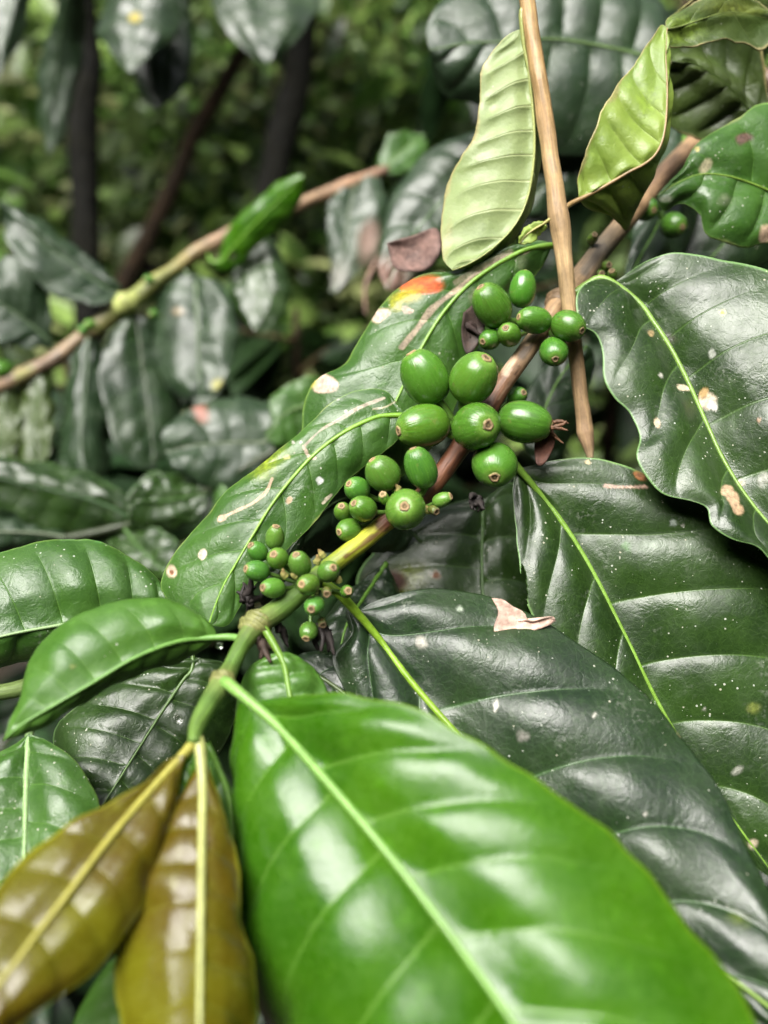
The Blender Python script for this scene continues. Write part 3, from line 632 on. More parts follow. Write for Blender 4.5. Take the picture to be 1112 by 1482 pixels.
# -- leaves behind the berries
leaf('behind_berries', b_main, [(800, 352), (760, 362), (715, 385), (675, 415), (640, 455), (612, 500), (590, 545), (568, 592), (540, 650), (505, 705)],
     [(792, 372), (780, 392), (760, 415), (735, 440), (710, 470), (690, 510), (670, 560), (650, 610), (610, 670), (560, 700)],
     [(775, 347), (735, 356), (690, 380), (650, 393), (612, 397), (576, 418), (545, 452), (520, 492), (500, 528), (465, 546), (448, 565), (438, 600), (440, 650), (465, 695)],
     (.2075, .205, .2015, .198), (.35, .3), (.25, .35), 'mid', NU=190, NV=56, veins=8, K=.9, quilt=.0005, camber=(.05, .08), wave=.0008,
     petiole=[(822, 400, .2115), (812, 372, .211), (806, 356, .2085)], rib=(.15, .30, .03), ribr=.0011,
     paint=[('line', [(762, 362), (720, 378), (690, 398), (660, 420), (625, 448), (602, 478), (582, 502)], 5.5, (.46, .36, .26), .95), ('line', [(740, 364), (700, 385), (660, 408)], 6, (.40, .34, .24), .6),
            ('spot', 612, 411, 34, 15, -.1, ORG, 1, .35), ('spot', 592, 426, 26, 12, -.3, (.45, .36, .01), .8, .8), ('spot', 572, 440, 12, 12, 0, (.36, .36, .02), .8, .6), ('spot', 550, 455, 16, 10, -.5, (.66, .50, .38), 1, .3), ('spot', 590, 448, 9, 6, .1, (.60, .45, .35), 1, .3),
            ('spot', 470, 556, 19, 14, .0, (.66, .48, .38), 1, .25), ('spot', 452, 552, 12, 12, 0, (.38, .36, .03), .8, .7), ('spot', 690, 430, 12, 22, .5, (.28, .24, .16), .5, .9), ('spot', 755, 380, 12, 14, .3, (.3, .34, .2), .4, .9), ('edge', .985, (.20, .30, .05), .6)],
     label='mid green leaf with orange and beige dried edge')
leaf('long_left', b_main, [(588, 599), (555, 602), (520, 614), (487, 633), (455, 658), (425, 690), (395, 728), (370, 768), (345, 810), (320, 855), (302, 905)],
     [(572, 580), (560, 567), (535, 563), (505, 569), (475, 586), (448, 612), (415, 642), (380, 672), (348, 694), (325, 712), (300, 746), (275, 778), (250, 812), (234, 846), (245, 870), (270, 888)],
     [(590, 612), (572, 640), (545, 664), (512, 690), (485, 718), (458, 752), (430, 782), (400, 812), (372, 842), (348, 876), (328, 905)],
     (.194, .190, .186, .181, .177), (.45, .4), (.1, .15), 'mid', NU=210, NV=60, veins=8, K=.9, quilt=.0005, camber=(.08, .06), wave=.0008,
     petiole=[(665, 636, .192), (630, 618, .1935), (606, 604, .1942)], rib=(.17, .34, .03), ribr=.0010,
     paint=[('spot', 385, 670, 34, 22, -.6, (.26, .34, .02), .85, .9), ('spot', 345, 688, 22, 10, -.5, (.12, .22, .02), .6, .9), ('line', [(394, 693), (385, 712), (366, 728), (345, 738), (326, 747)], 2.8, (.62, .45, .30), 1), ('spot', 322, 750, 9, 5, -.5, (.70, .48, .33), 1, .3),
            ('line', [(440, 646), (447, 660), (456, 663)], 3, (.62, .48, .36), 1), ('line', [(556, 576), (520, 590), (495, 605), (465, 622), (444, 642)], 3, (.50, .42, .32), .9), ('spot', 293, 803, 7, 9, .3, (.72, .62, .48), 1, .25), ('spot', 248, 828, 8, 11, 0, (.60, .48, .34), 1, .3), ('spot', 248, 828, 4, 4, 0, (.30, .12, .05), 1, .3),
            ('spot', 418, 725, 5, 7, .5, (.42, .30, .18), 1, .3), ('line', [(472, 722), (480, 716), (468, 728)], 2.6, (.62, .55, .40), 1), ('spot', 463, 696, 6, 6, 0, (.72, .74, .70), .95, .4), ('spot', 415, 662, 5, 4, 0, (.5, .45, .2), .8, .4), ('line', [(590, 570), (560, 588), (540, 592)], 2, (.5, .46, .3), .8),
            ('edge', .985, (.30, .34, .10), .6), ('spot', 425, 640, 3, 3, 0, WHT, .8, .3), ('spot', 436, 640, 2.5, 2.5, 0, WHT, .8, .3), ('spot', 500, 595, 3, 3, 0, WHT, .6, .4), ('spot', 490, 578, 3, 2, 0, WHT, .7, .4)],
     label='long mid green leaf with yellow blotch and tan scratches')

# -- berries: node 1 (upper), 2 (middle), 3, 4 (lower, small)
n1, n2, n3, n4 = (795, 458, .207), (675, 632, .1925), (590, 738, .185), (446, 850, .174)
G1, G2 = (.040, .130, .012), (.058, .160, .018)
for a in [(712, 442, 27, 34, (-19, -24), .1965, n1), (757, 418, 19.5, 27, (3, -26), .2000, n1), (773, 463, 19.5, 27, (-25, -2), .1955, n1), (709, 491, 15.5, 17, (-12, 6), .1985, n1), (737, 484, 17, 20, (-8, -6), .1965, n1),
          (823, 472, 23, 26, (16, 11), .1945, n1), (802, 509, 20.5, 24, (-2, 15), .1960, n1)]:
    berry(b_main, *a[:6], a[6], zs=(.2 if a[0] in (757,) else 1), tint=G1, dryn=.3 if a[0] == 823 else 0)
berry(b_main, 748, 574, 14, 18, (8, -4), .2015, n2, tint=(.02, .09, .008))
for a in [(615, 546, 33, 42, (-22, -36), .1885), (686, 547, 35, 39, (16, -25), .1850), (612, 617, 31.5, 41, (-37, 9), .1865), (690, 617, 35, 37, (13, 2), .1810), (760, 611, 31, 40, (38, 9), .1865), (716, 673, 32.5, 35, (-4, 20), .1830)]:
    berry(b_main, *a, n2, tint=G1, calyx=4 if a[0] == 760 else 0)
for a in [(554, 685, 24.5, 27, (-16, -20), .1800), (609, 677, 22.5, 32, (-12, -29), .1790), (587, 737, 30, 32, (-2, -4), .1755), (517, 708, 18, 20, (-12, -8), .1830), (525, 736, 19.5, 21, (-13, -8), .1785), (496, 740, 13, 15, (-1, -8), .1815),
          (505, 767, 17, 20, (-14, 3), .1810)]:
    berry(b_main, *a, n3, tint=G2)
berry(b_main, 640, 723, 10.5, 15, (13, -5), .1800, (612, 735, .183), tint=(.10, .22, .03)); berry(b_main, 627, 738, 7, 9, (5, 3), .1795, (608, 738, .183), tint=(.10, .09, .03), dryn=.4); berry(b_main, 556, 721, 8, 10, (-2, -6), .1765, n3, tint=(.12, .24, .03))
for a in [(398, 778, 13.5, 19, (3, -17), .1745), (373, 798, 14, 17, (-9, -10), .1740), (402, 808, 15.5, 18, (-4, -7), .1690), (372, 826, 15.5, 19, (-15, -4), .1710), (434, 816, 17, 21, (-4, -15), .1690), (395, 851, 15, 20, (-13, -2), .1680), (446, 846, 16, 18, (-8, -2), .1650),
          (476, 827, 16, 18, (8, -7), .1690), (455, 877, 15, 17, (-3, 3), .1665), (502, 856, 10, 12, (3, -2), .1710), (447, 914, 13.5, 15, (-3, 9), .1700)]:
    berry(b_main, *a, n4, tint=(.065, .17, .022))
berry(b_main, 473, 857, 7.5, 9, (1, 2), .1670, n4, tint=(.12, .08, .03), dryn=.3); berry(b_main, 466, 900, 6, 8, (2, 4), .1690, n4, tint=(.08, .04, .02), dryn=.5)
# bud scales and dried flowers
for x, y, d in [(430, 835, .1690), (458, 815, .1700), (468, 806, .1715), (414, 835, .1685), (620, 742, .1820), (576, 712, .1795), (490, 842, .170)]:
    c = P(x, y, d)
    tube('bud_scale', [c, c+camdir(rng.normal(0, .6), .8, .4)*.0009, c+camdir(rng.normal(0, .6), .9, .5)*.0022], [.0009, .0008, .0002], [(.28, .30, .06), (.30, .28, .08), (.22, .14, .05)], b_main, M['dry'], seg=6, n=8, rough=.2)
def dried(x, y, d, dx, dy, n=6, col=(.018, .012, .010), ln=.006):
    for q in range(n):
        c = P(x+rng.uniform(-6, 6), y+rng.uniform(-5, 5), d); e = c + camdir(dx+rng.normal(0, .35), -dy+rng.normal(0, .35), rng.normal(0, .4))*ln*rng.uniform(.5, 1.2)
        tube('dried_flower', [c, (c+e)/2+rng.normal(0, .0006, 3), e], [.0010, .0008, .0003], [col]*3, b_main, M['dry'], seg=6, n=8, rough=.35, seed=q)
dried(358, 870, .176, -.1, -.5, 9); dried(462, 905, .1715, .3, 1, 7); dried(403, 905, .170, .4, 1, 2); dried(688, 722, .1855, .1, .3, 7, (.02, .015, .013), .004); dried(675, 470, .2, .1, .6, 7, (.035, .02, .016), .006); dried(375, 925, .164, .2, .8, 3, (.05, .03, .02), .005)
flake('dry_bract', None, [(672, 452), (690, 440), (702, 470), (690, 500), (676, 512), (669, 485)], .2, (.07, .045, .035), .002, parent=b_main)
flake('dry_bract', None, [(778, 632), (796, 618), (803, 640), (790, 668), (778, 672), (774, 650)], .188, (.13, .05, .03), .002, parent=b_main)
for x, y, d in [(858, 345, .2215), (878, 385, .2215), (886, 398, .220), (868, 398, .220)]:
    berry(b_main, x, y, 8, 10, (rng.uniform(-4, 4), rng.uniform(-4, 4)), d, (868, 370, .224), tint=(.08, .13, .03), dryn=.3)
for x, y, r, d in [(935, 302, 17, .245), (975, 326, 18, .250), (905, 285, 12, .247)]:
    berry(b_main, x, y, r, r*1.15, (r*.4, r*.5), d, (940, 280, .25), tint=(.02, .08, .01))  # shade on these berries is put into their darker tint

# ------------------------------------------------------------------ dry twig with its pale leaves
tw = [(748, -60, .1995), (763, 0, .2), (775, 80, .2), (790, 180, .2), (802, 262, .2), (808, 312, .2), (815, 360, .2), (823, 430, .2010), (833, 510, .2025), (842, 580, .2035), (848, 625, .204), (852, 645, .204), (855, 664, .204)]
twc = [(.40, .26, .11), (.42, .27, .11), (.40, .25, .10), (.36, .23, .10), (.42, .28, .13), (.34, .22, .11), (.44, .30, .15), (.38, .26, .13), (.34, .22, .11), (.30, .20, .10), (.32, .21, .11), (.26, .17, .09), (.36, .27, .16)]
b_twig = thing('dry_twig', 'dry tan twig hanging in front of the branch with two pale leaves', 'twig', P(*tw[0]))
tube('stem', [P(*p) for p in tw], [w*.5*p[2]/F for w, p in zip([23, 22, 23, 24, 25, 31, 25, 22, 22, 20, 25, 17, 8], tw)], twc, b_twig, M['stem'], seg=20, n=320, rough=.09,
     paint=[([(806, 300), (810, 322)], 16, (.30, .2, .1), .7), ([(768, 20), (785, 140), (796, 215)], 3, (.34, .2, .08), .7), ([(776, 60), (782, 110)], 5, (.62, .46, .26), .6), ([(812, 345), (820, 400)], 4, (.34, .22, .1), .7), ([(838, 550), (848, 630)], 4, (.26, .16, .08), .7), ([(846, 618), (853, 640)], 8, (.22, .14, .08), .6), ([(798, 230), (800, 245)], 8, (.3, .22, .14), .6)])
leaf('pale_hang', b_twig, [(752, 42), (763, 85), (770, 140), (774, 200), (771, 250), (761, 295), (742, 330), (712, 360), (682, 380), (655, 391)],
     [(735, 50), (712, 72), (698, 105), (694, 150), (689, 195), (668, 228), (650, 262), (641, 300), (638, 340), (642, 375)],
     [(766, 70), (776, 140), (783, 200), (782, 250), (772, 300), (750, 340), (715, 372), (685, 388)],
     (.2005, .2025, .204, .203), (.1, .2), (2.6, 2.6), 'pale', under=True, NU=150, NV=44, veins=10, K=1.7, quilt=.0007, camber=(.10, .0), back='mid',
     petiole=[(760, 5, .2), (755, 22, .2)], rib=(.30, .34, .10), ribr=.0008, paint=[('edge', .955, (.38, .33, .14), .7), ('spot', 700, 330, 40, 30, .4, (.14, .20, .07), .35, .9), ('spot', 645, 350, 10, 40, .1, (.36, .3, .12), .5, .9)],
     label='pale yellow-green leaf seen from its veined underside')
leaf('curled', b_twig, [(838, 289), (858, 279), (885, 264), (912, 248), (935, 236), (950, 222), (960, 200), (965, 165), (966, 120), (964, 80), (966, 40)],
     [(838, 270), (842, 240), (856, 200), (872, 160), (892, 125), (912, 98), (932, 72), (948, 48), (958, 36)],
     [(850, 300), (876, 308), (893, 320), (905, 331), (916, 312), (930, 280), (946, 250), (958, 225), (968, 190), (971, 140), (969, 90)],
     (.2015, .199, .1975, .199, .202), (-.15, .2), (1.2, 1.2), 'yellowing', NU=150, NV=44, veins=7, K=.9, quilt=.0009, camber=(-.10, .05), wave=.001,
     petiole=[(811, 308, .199), (822, 298, .200), (830, 293, .201)], rib=(.26, .17, .07), ribr=.0008, paint=[('edge', .94, (.34, .29, .12), .6), ('spot', 935, 150, 22, 60, .3, (.22, .34, .03), .6, .9), ('spot', 925, 290, 26, 30, .4, (.08, .13, .02), .7, .9)],
     label='yellow-green curled leaf on a thin brown stalk')
leaf('curled_top', b_twig, [(964, 42), (985, 38), (1015, 28), (1050, 18), (1085, 20), (1125, 30)], [(968, 26), (995, 8), (1030, -8), (1070, -12), (1110, 5)], [(972, 66), (1005, 68), (1045, 60), (1080, 58), (1108, 70)],
     (.202, .206, .212, .218), (.3, .4), (-.1, -.1), 'olive', NU=70, NV=20, veins=4, quilt=.0005, camber=(.1, -.1), rib=(.12, .16, .04), ribr=.0005, paint=[('spot', 985, 40, 40, 30, 0, (.16, .24, .03), .8, .9), ('spot', 1060, 10, 60, 14, 0, (.18, .22, .04), .7, .9), ('edge', .92, (.36, .30, .14), .7)])  # shading and lit yellow-green of the fold are painted on
leaf('curled_small', b_twig, [(790, 322), (776, 330), (762, 340), (752, 352)], [(780, 318), (762, 328), (750, 345)], [(790, 330), (778, 345), (765, 352)], (.2, .2005), .5, .5, 'yellowing', NU=30, NV=10, veins=3, quilt=.0002, petiole=[(806, 312, .199), (798, 316, .1995)], rib=(.3, .28, .08), ribr=.0006)

# ------------------------------------------------------------------ shaded branch at the upper right
st = [(1330, 330, .262), (1220, 250, .275), (1120, 120, .285), (1030, 70, .298), (985, 95, .305), (940, 120, .31)]
b_ur = thing('coffee_branch', 'shaded branch of dark leaves behind the dry twig and curled leaf', 'branch', P(*st[0]))
tube('stem', [P(*p) for p in st], [.0026, .0025, .0024, .0023, .002, .0016], [(.14, .09, .05)]*6, b_ur, M['stem'], seg=12, n=60, rough=.06)
leaf('cupped', b_ur, [(1105, 195), (1085, 160), (1060, 130), (1030, 105), (1000, 90), (972, 88)], [(1112, 150), (1110, 100), (1100, 45), (1075, 5), (1035, -15), (990, 10), (965, 40)], [(1070, 200), (1020, 200), (985, 190), (962, 165), (960, 120)],
     (.236, .232, .228), (-.2, -.3), (.1, .1), 'olive', NU=90, NV=30, veins=6, quilt=.0012, camber=(-.30, -.2), rib=(.06, .10, .02), ribr=.0008, petiole=[(1180, 225, .268), (1140, 215, .245)],
     paint=[('spot', 1020, 20, 90, 40, -.1, (.26, .30, .04), .8, .8), ('edge', .95, (.40, .34, .14), .8)], label='inner fold of the curled leaf, painted in shaded olive with a lit yellow-green rim')  # inner shade put into the olive colour, lit rim into the spot
leaf('spotted', b_ur, [(1260, 345), (1180, 305), (1115, 276), (1060, 256), (1015, 252), (980, 265), (950, 284)], [(1240, 390), (1180, 372), (1112, 352), (1082, 358), (1050, 350), (1025, 336), (1014, 308), (990, 292), (965, 302)],
     [(1250, 270), (1200, 190), (1112, 152), (1070, 170), (1032, 190), (1003, 213), (986, 245), (962, 270)], (.222, .219, .214, .212), (.0, .0), (.1, .1), 'mid', NU=150, NV=44, veins=7, K=.7, quilt=.0010, wave=.0016, wavef=9,
     rib=(.13, .22, .03), ribr=.0009, petiole=[(1320, 330, .26), (1290, 345, .24)],
     paint=[('spot', 1077, 200, 13, 9, 0, (.12, .07, .05), 1, .4), ('spot', 1108, 338, 12, 14, 0, (.58, .42, .28), 1, .3), ('spot', 1022, 240, 9, 12, .6, (.50, .45, .28), .9, .5), ('spot', 1010, 215, 4, 5, 0, (.5, .42, .1), .9, .4), ('edge', .975, (.26, .3, .1), .7), ('spot', 1050, 290, 12, 10, 0, (.25, .28, .18), .5, .8), ('spot', 965, 288, 14, 6, 0, (.5, .5, .4), .5, .8)],
     label='mid green leaf with scalloped edge and brown speck')
leaf('top_dark', b_ur, [(985, 98), (930, 80), (870, 66), (800, 56), (740, 60), (680, 62), (622, 72)], [(985, 60), (960, -10), (900, -60), (800, -70), (700, -40), (640, 10), (618, 45)], [(965, 150), (930, 190), (870, 222), (800, 225), (740, 195), (690, 150), (650, 140), (630, 110)],
     (.305, .302, .298, .295), (.4, .5), (.2, .3), 'greyleaf', NU=120, NV=40, veins=8, quilt=.0016, camber=(.1, .1), wave=.003, rib=(.10, .17, .05), ribr=.0012, label='dark grey-green leaf with slanting veins')
leaf('top_dark2', b_ur, [(930, 110), (905, 150), (870, 190), (830, 225), (790, 265), (750, 310)], [(935, 160), (915, 210), (880, 250), (830, 290), (785, 315)], [(890, 110), (840, 140), (795, 180), (760, 230), (745, 280)],
     (.315, .318, .322), (.2, .3), (.3, .3), 'greyleaf', NU=80, NV=26, veins=7, quilt=.0015, rib=(.08, .14, .04), paint=[('spot', 808, 182, 10, 10, 0, (.62, .5, .42), 1, .4), ('spot', 838, 160, 12, 9, .4, (.5, .4, .32), .9, .6)])
leaf('behind_pale', b_ur, [(760, 190), (710, 225), (660, 270), (610, 325), (575, 380), (560, 420)], [(750, 240), (710, 300), (660, 350), (610, 400), (580, 420)], [(720, 180), (660, 195), (610, 225), (570, 280), (552, 340), (548, 390)],
     (.335, .335, .33), (.3, .3), (.35, .4), 'greyleaf', NU=70, NV=22, veins=8, quilt=.0015, rib=(.08, .15, .05), petiole=[(945, 118, .31), (850, 150, .325)], paint=[('spot', 560, 400, 40, 34, .3, (.26, .15, .12), .8, .8), ('spot', 590, 365, 28, 18, .3, (.22, .10, .08), .7, .8)])
leaf('ur_back', b_ur, [(985, 105), (960, 180), (950, 250), (955, 310), (965, 360)], [(1040, 170), (1060, 260), (1040, 330), (1000, 370)], [(940, 160), (900, 230), (890, 300), (920, 355)], (.305, .295, .285), .3, .3, 'dark2', NU=60, NV=20, veins=7)
leaf('ur_back2', b_ur, [(1120, 130), (1110, 200), (1090, 280), (1050, 350), (1000, 400)], [(1170, 200), (1170, 300), (1110, 380), (1040, 410)], [(1080, 170), (1030, 240), (990, 310), (975, 370)], (.285, .28, .275), .3, .3, 'dark2', NU=60, NV=20, veins=7)
leaf('ur_back3', b_ur, [(1010, 90), (980, 250), (950, 330), (925, 375), (905, 420)], [(1020, 200), (1010, 310), (985, 372), (940, 420)], [(960, 200), (925, 300), (915, 350), (905, 390)], (.30, .27, .255), .3, .3, 'greyleaf', NU=60, NV=20, veins=7)

# ------------------------------------------------------------------ shaded branch under the berries
st = [(1000, 680, .270), (880, 720, .260), (790, 790, .252), (720, 850, .244), (660, 910, .234), (600, 960, .222), (510, 1010, .205), (425, 985, .188)]
b_un = thing('coffee_branch', 'shaded branch with dark leaves directly beneath the berry clusters', 'branch', P(*st[0]))
tube('stem', [P(*p) for p in st], [.0022]*7 + [.0012], [(.03, .045, .012)]*8, b_un, M['stem'], seg=12, n=80, rough=.05)
leaf('shade_down', b_un, [(700, 722), (699, 760), (698, 810), (700, 870), (706, 940), (715, 1010)], [(740, 700), (765, 760), (780, 830), (775, 910), (745, 980)], [(660, 725), (600, 755), (545, 795), (517, 840), (530, 890), (600, 960), (670, 1005)],
     (.232, .222, .212), (.3, .3), (.2, .25), 'dark', NU=110, NV=36, veins=6, quilt=.0010, rib=(.06, .13, .025), ribr=.0009, petiole=[(760, 800, .252), (725, 740, .242), (708, 722, .236)],
     paint=[('spot', 590, 835, 40, 24, -.2, (.16, .20, .015), .75, .8), ('spot', 555, 845, 34, 22, -.3, (.07, .025, .012), 1, .4), ('spot', 632, 832, 8, 8, 0, (.20, .09, .04), 1, .4)], label='shaded dark leaf with yellow and brown blotch')
leaf('shade_strip', b_un, [(600, 775), (560, 740), (520, 720), (480, 730), (440, 770), (405, 820), (375, 870)], [(580, 730), (540, 690), (500, 690), (460, 715), (420, 760), (385, 830)], [(580, 800), (530, 800), (480, 800), (450, 810), (420, 840), (390, 880)],
     (.226, .212, .202), .2, .4, 'greyleaf', NU=70, NV=22, veins=7, quilt=.0008, rib=(.05, .09, .03), ribr=.0006, petiole=[(690, 880, .239), (640, 815, .232)])
leaf('grey_sheet', b_un, [(425, 952), (455, 975), (500, 1005), (560, 1060), (640, 1130), (720, 1200), (800, 1290)], [(445, 944), (485, 944), (530, 955), (575, 975), (620, 1008), (660, 1042), (720, 1100), (780, 1180), (815, 1250)], [(430, 975), (460, 1020), (520, 1090), (600, 1170), (700, 1250), (770, 1300)],
     (.182, .172, .160, .150), (.9, .9), (.3, .3), 'dark2', NU=90, NV=30, veins=7, quilt=.0009, camber=(.14, .1), rib=(.08, .12, .04), ribr=.0008, label='dark leaf edge catching grey sky light')
leaf('shade_a', b_un, [(850, 665), (850, 720), (840, 790), (820, 860)], [(890, 700), (900, 770), (870, 830)], [(810, 700), (790, 760), (795, 820)], (.254, .245, .235), .3, .3, 'dark2', NU=50, NV=16, veins=6)
leaf('shade_b', b_un, [(560, 815), (530, 860), (500, 910), (490, 970)], [(580, 860), (570, 920), (530, 970)], [(520, 840), (480, 880), (465, 930)], (.223, .208, .198), .3, .3, 'dark2', NU=50, NV=16, veins=6)
leaf('shade_c', b_un, [(790, 683), (780, 640), (790, 590), (815, 540), (850, 500)], [(760, 650), (750, 600), (775, 545), (815, 505)], [(820, 650), (840, 600), (855, 550), (860, 515)], (.245, .25, .258), .4, .4, 'dark2', NU=50, NV=16, veins=6)

# ------------------------------------------------------------------ branch at the left edge, below the front leaf
st = [(-120, 1010, .178), (-40, 1006, .18), (15, 1000, .183), (60, 985, .187), (140, 950, .192), (230, 915, .196), (300, 900, .198)]
b_lf = thing('coffee_branch', 'short green side branch with broad leaves below the light green leaf', 'branch', P(*st[0]))
tube('stem', [P(*p) for p in st], [.0020]*6 + [.0012], [(.15, .22, .06)]*7, b_lf, M['stem'], seg=12, n=60, rough=.04)
leaf('left_back', b_lf, [(262, 884), (225, 884), (180, 889), (130, 897), (80, 906), (20, 917), (-50, 935), (-140, 965)], [(252, 868), (230, 838), (200, 812), (165, 793), (125, 783), (80, 784), (30, 793), (-30, 815), (-90, 860), (-130, 920)],
     [(240, 905), (190, 925), (130, 940), (60, 955), (0, 972), (-70, 985), (-130, 985)], (.190, .183, .176, .172), (.5, .6), (1.1, 1.0), 'mid', NU=150, NV=44, veins=8.5, K=.5, quilt=.0011, camber=(.14, .1), rib=(.22, .34, .14), ribr=.0009,
     petiole=[(285, 898, .197), (272, 888, .193)], paint=[('edge', .97, (.10, .28, .08), .7)], label='broad deep green leaf with sunken veins')
leaf('left_low', b_lf, [(42, 1062), (39, 1100), (37, 1150), (36, 1200), (34, 1270), (30, 1340)], [(70, 1074), (105, 1098), (132, 1135), (145, 1175), (140, 1230), (110, 1290), (65, 1330)], [(20, 1076), (-15, 1095), (-50, 1140), (-65, 1200), (-55, 1270), (-10, 1330)],
     (.176, .166, .157, .150), (.1, .2), (.1, .1), 'mid', NU=100, NV=32, veins=6, quilt=.0009, camber=(.14, .12), rib=(.20, .32, .12), ribr=.0013, petiole=[(48, 992, .186), (46, 1020, .183), (44, 1045, .179)], label='dark leaf with broad pale midrib hanging down')
leaf('left_dark', b_lf, [(290, 952), (265, 985), (235, 1030), (200, 1085), (165, 1140), (130, 1195)], [(330, 965), (345, 1010), (330, 1070), (285, 1130), (220, 1180), (165, 1200)], [(255, 955), (190, 975), (125, 1010), (85, 1050), (78, 1095), (100, 1150)],
     (.196, .184, .172), (.35, .35), (.4, .4), 'dark', NU=110, NV=34, veins=7, quilt=.0009, rib=(.09, .17, .04), ribr=.0008, petiole=[(250, 912, .1965), (275, 930, .197)], paint=[('edge', .98, (.2, .25, .12), .5)], label='dark green leaf with thin midrib in shade')

# ------------------------------------------------------------------ blurred branch across the left background
st = [(-80, 600, .43), (0, 556, .44), (75, 522, .45), (130, 482, .455), (185, 440, .46), (250, 392, .465), (310, 352, .47), (380, 318, .48), (450, 290, .49), (510, 265, .50), (560, 245, .51)]
b_bg = thing('coffee_branch', 'blurred tan branch with yellow-green node and leaves hanging beneath it', 'branch', P(*st[0]))
tube('stem', [P(*p) for p in st], [.0052, .0050, .0050, .0046, .0062, .0045, .0048, .0040, .0042, .0045, .003], [(.30, .20, .12)]*3 + [(.26, .19, .10), (.24, .30, .06), (.20, .19, .04), (.34, .22, .13), (.28, .18, .10), (.28, .18, .1), (.34, .2, .12), (.2, .12, .08)], b_bg, M['stem'], seg=14, n=240, rough=.16,
     paint=[([(205, 428), (222, 415), (240, 402)], 14, (.08, .09, .015), .9), ([(62, 530), (80, 518)], 11, (.09, .06, .035), .8), ([(25, 545), (45, 535)], 9, (.22, .24, .06), .7), ([(330, 345), (352, 332)], 12, (.07, .05, .03), .8), ([(400, 310), (420, 302)], 10, (.12, .08, .05), .8), ([(140, 478), (155, 466)], 8, (.2, .22, .05), .7)])
tube('node', [P(168, 452, .456), P(183, 440, .454), P(198, 430, .457)], [.004, .0075, .004], [(.36, .40, .12)]*3, b_bg, M['stem'], seg=12, n=16, rough=.1)
for x, y, r in [(4, 535, 15), (-8, 550, 15), (130, 470, 8), (120, 478, 7), (215, 405, 7), (222, 455, 7)]:
    berry(b_bg, x, y, r, r*1.2, (-r*.5, r*.3), .44, (x+14, y+6, .446), tint=(.06, .19, .02))
kw = dict(NU=70, NV=22, quilt=.0006, wave=.005, ruffle=4, rufflef=22, lump=.0025)
leaf('bg_bright', b_bg, [(312, 388), (340, 355), (372, 320), (405, 288), (440, 254)], [(318, 362), (335, 325), (370, 290), (405, 262), (430, 252)], [(335, 392), (362, 365), (395, 340), (422, 310), (440, 275)], (.468, .455, .445), .3, .5, 'young', veins=6, rib=(.16, .35, .03), ribr=.0012, petiole=[(300, 362, .468), (306, 378, .468)], holes=[(338, 372, 5, 7, .3)], label='small bright green leaf with a torn hole', NU=70, NV=22, quilt=.0004)
leaf('bg_hang_a', b_bg, [(282, 398), (284, 440), (286, 490), (288, 535), (292, 575)], [(315, 405), (340, 440), (346, 480), (334, 530), (315, 568)], [(255, 400), (225, 430), (212, 480), (222, 530), (258, 572)], (.462, .45, .442), .0, .15, 'greyleaf', veins=7, rib=(.12, .18, .08), petiole=[(262, 384, .466)], paint=[('spot', 315, 556, 10, 12, 0, (.35, .33, .03), .8, .8), ('spot', 258, 450, 10, 8, 0, (.45, .35, .22), .7, .7)], label='grey-green leaf hanging down', **kw)
leaf('bg_hang_b', b_bg, [(195, 452), (203, 500), (210, 560), (218, 620), (224, 675)], [(235, 480), (258, 530), (262, 590), (248, 645)], [(165, 470), (146, 520), (145, 580), (165, 640), (200, 672)], (.458, .45, .44), .9, -.35, 'dark2', veins=7, rib=(.07, .09, .05), label='blackish leaf hanging beside the grey-green one', **kw)
leaf('bg_hang_c', b_bg, [(128, 488), (125, 540), (120, 600), (118, 650), (128, 696)], [(150, 500), (160, 560), (158, 620), (160, 680)], [(108, 500), (90, 550), (82, 610), (78, 660), (100, 692)], (.452, .44, .43), .8, .2, 'greyleaf', veins=7, rib=(.07, .12, .05), **kw)
leaf('bg_hang_d', b_bg, [(52, 536), (52, 580), (48, 630), (50, 690)], [(75, 545), (80, 600), (70, 660)], [(25, 550), (15, 600), (22, 660)], (.446, .44, .43), .4, .4, 'olive', veins=6, rib=(.09, .14, .05), **kw)
leaf('bg_hang_e', b_bg, [(8, 556), (5, 600), (0, 650), (-6, 700)], [(25, 570), (28, 620), (15, 680)], [(-20, 580), (-28, 640), (-20, 690)], (.44, .435, .43), .4, .4, 'olive', veins=6, rib=(.09, .14, .05), **kw)
leaf('bg_up_a', b_bg, [(180, 432), (140, 408), (100, 380), (60, 350), (20, 312), (0, 290)], [(160, 440), (110, 440), (60, 415), (25, 375), (5, 330)], [(165, 405), (120, 365), (80, 335), (40, 308)], (.457, .445, .44), -.2, .2, 'greyleaf', veins=7, rib=(.10, .16, .08), petiole=[(186, 440, .456)], label='grey leaf lifted above the node', **kw)
leaf('bg_up_b', b_bg, [(78, 500), (45, 470), (10, 445), (-40, 420)], [(65, 505), (20, 502), (-30, 490), (-60, 460)], [(75, 470), (60, 410), (30, 375), (-20, 380)], (.448, .438, .43), -.2, .2, 'greyleaf', veins=7, rib=(.12, .18, .09), petiole=[(80, 518, .449)], **kw)
leaf('bg_dried', b_bg, [(512, 268), (505, 310), (500, 350), (490, 395), (482, 425)], [(545, 270), (560, 320), (552, 370), (525, 392), (500, 420)], [(485, 285), (475, 330), (478, 380), (475, 415)], (.498, .48, .465), .4, .4, 'greyleaf', veins=7, rib=(.12, .15, .09), paint=[('spot', 532, 352, 20, 38, .35, (.33, .21, .17), .75, .9), ('spot', 490, 395, 18, 30, .2, (.42, .40, .36), .6, .8)], label='grey leaf with dried pinkish half', **kw)
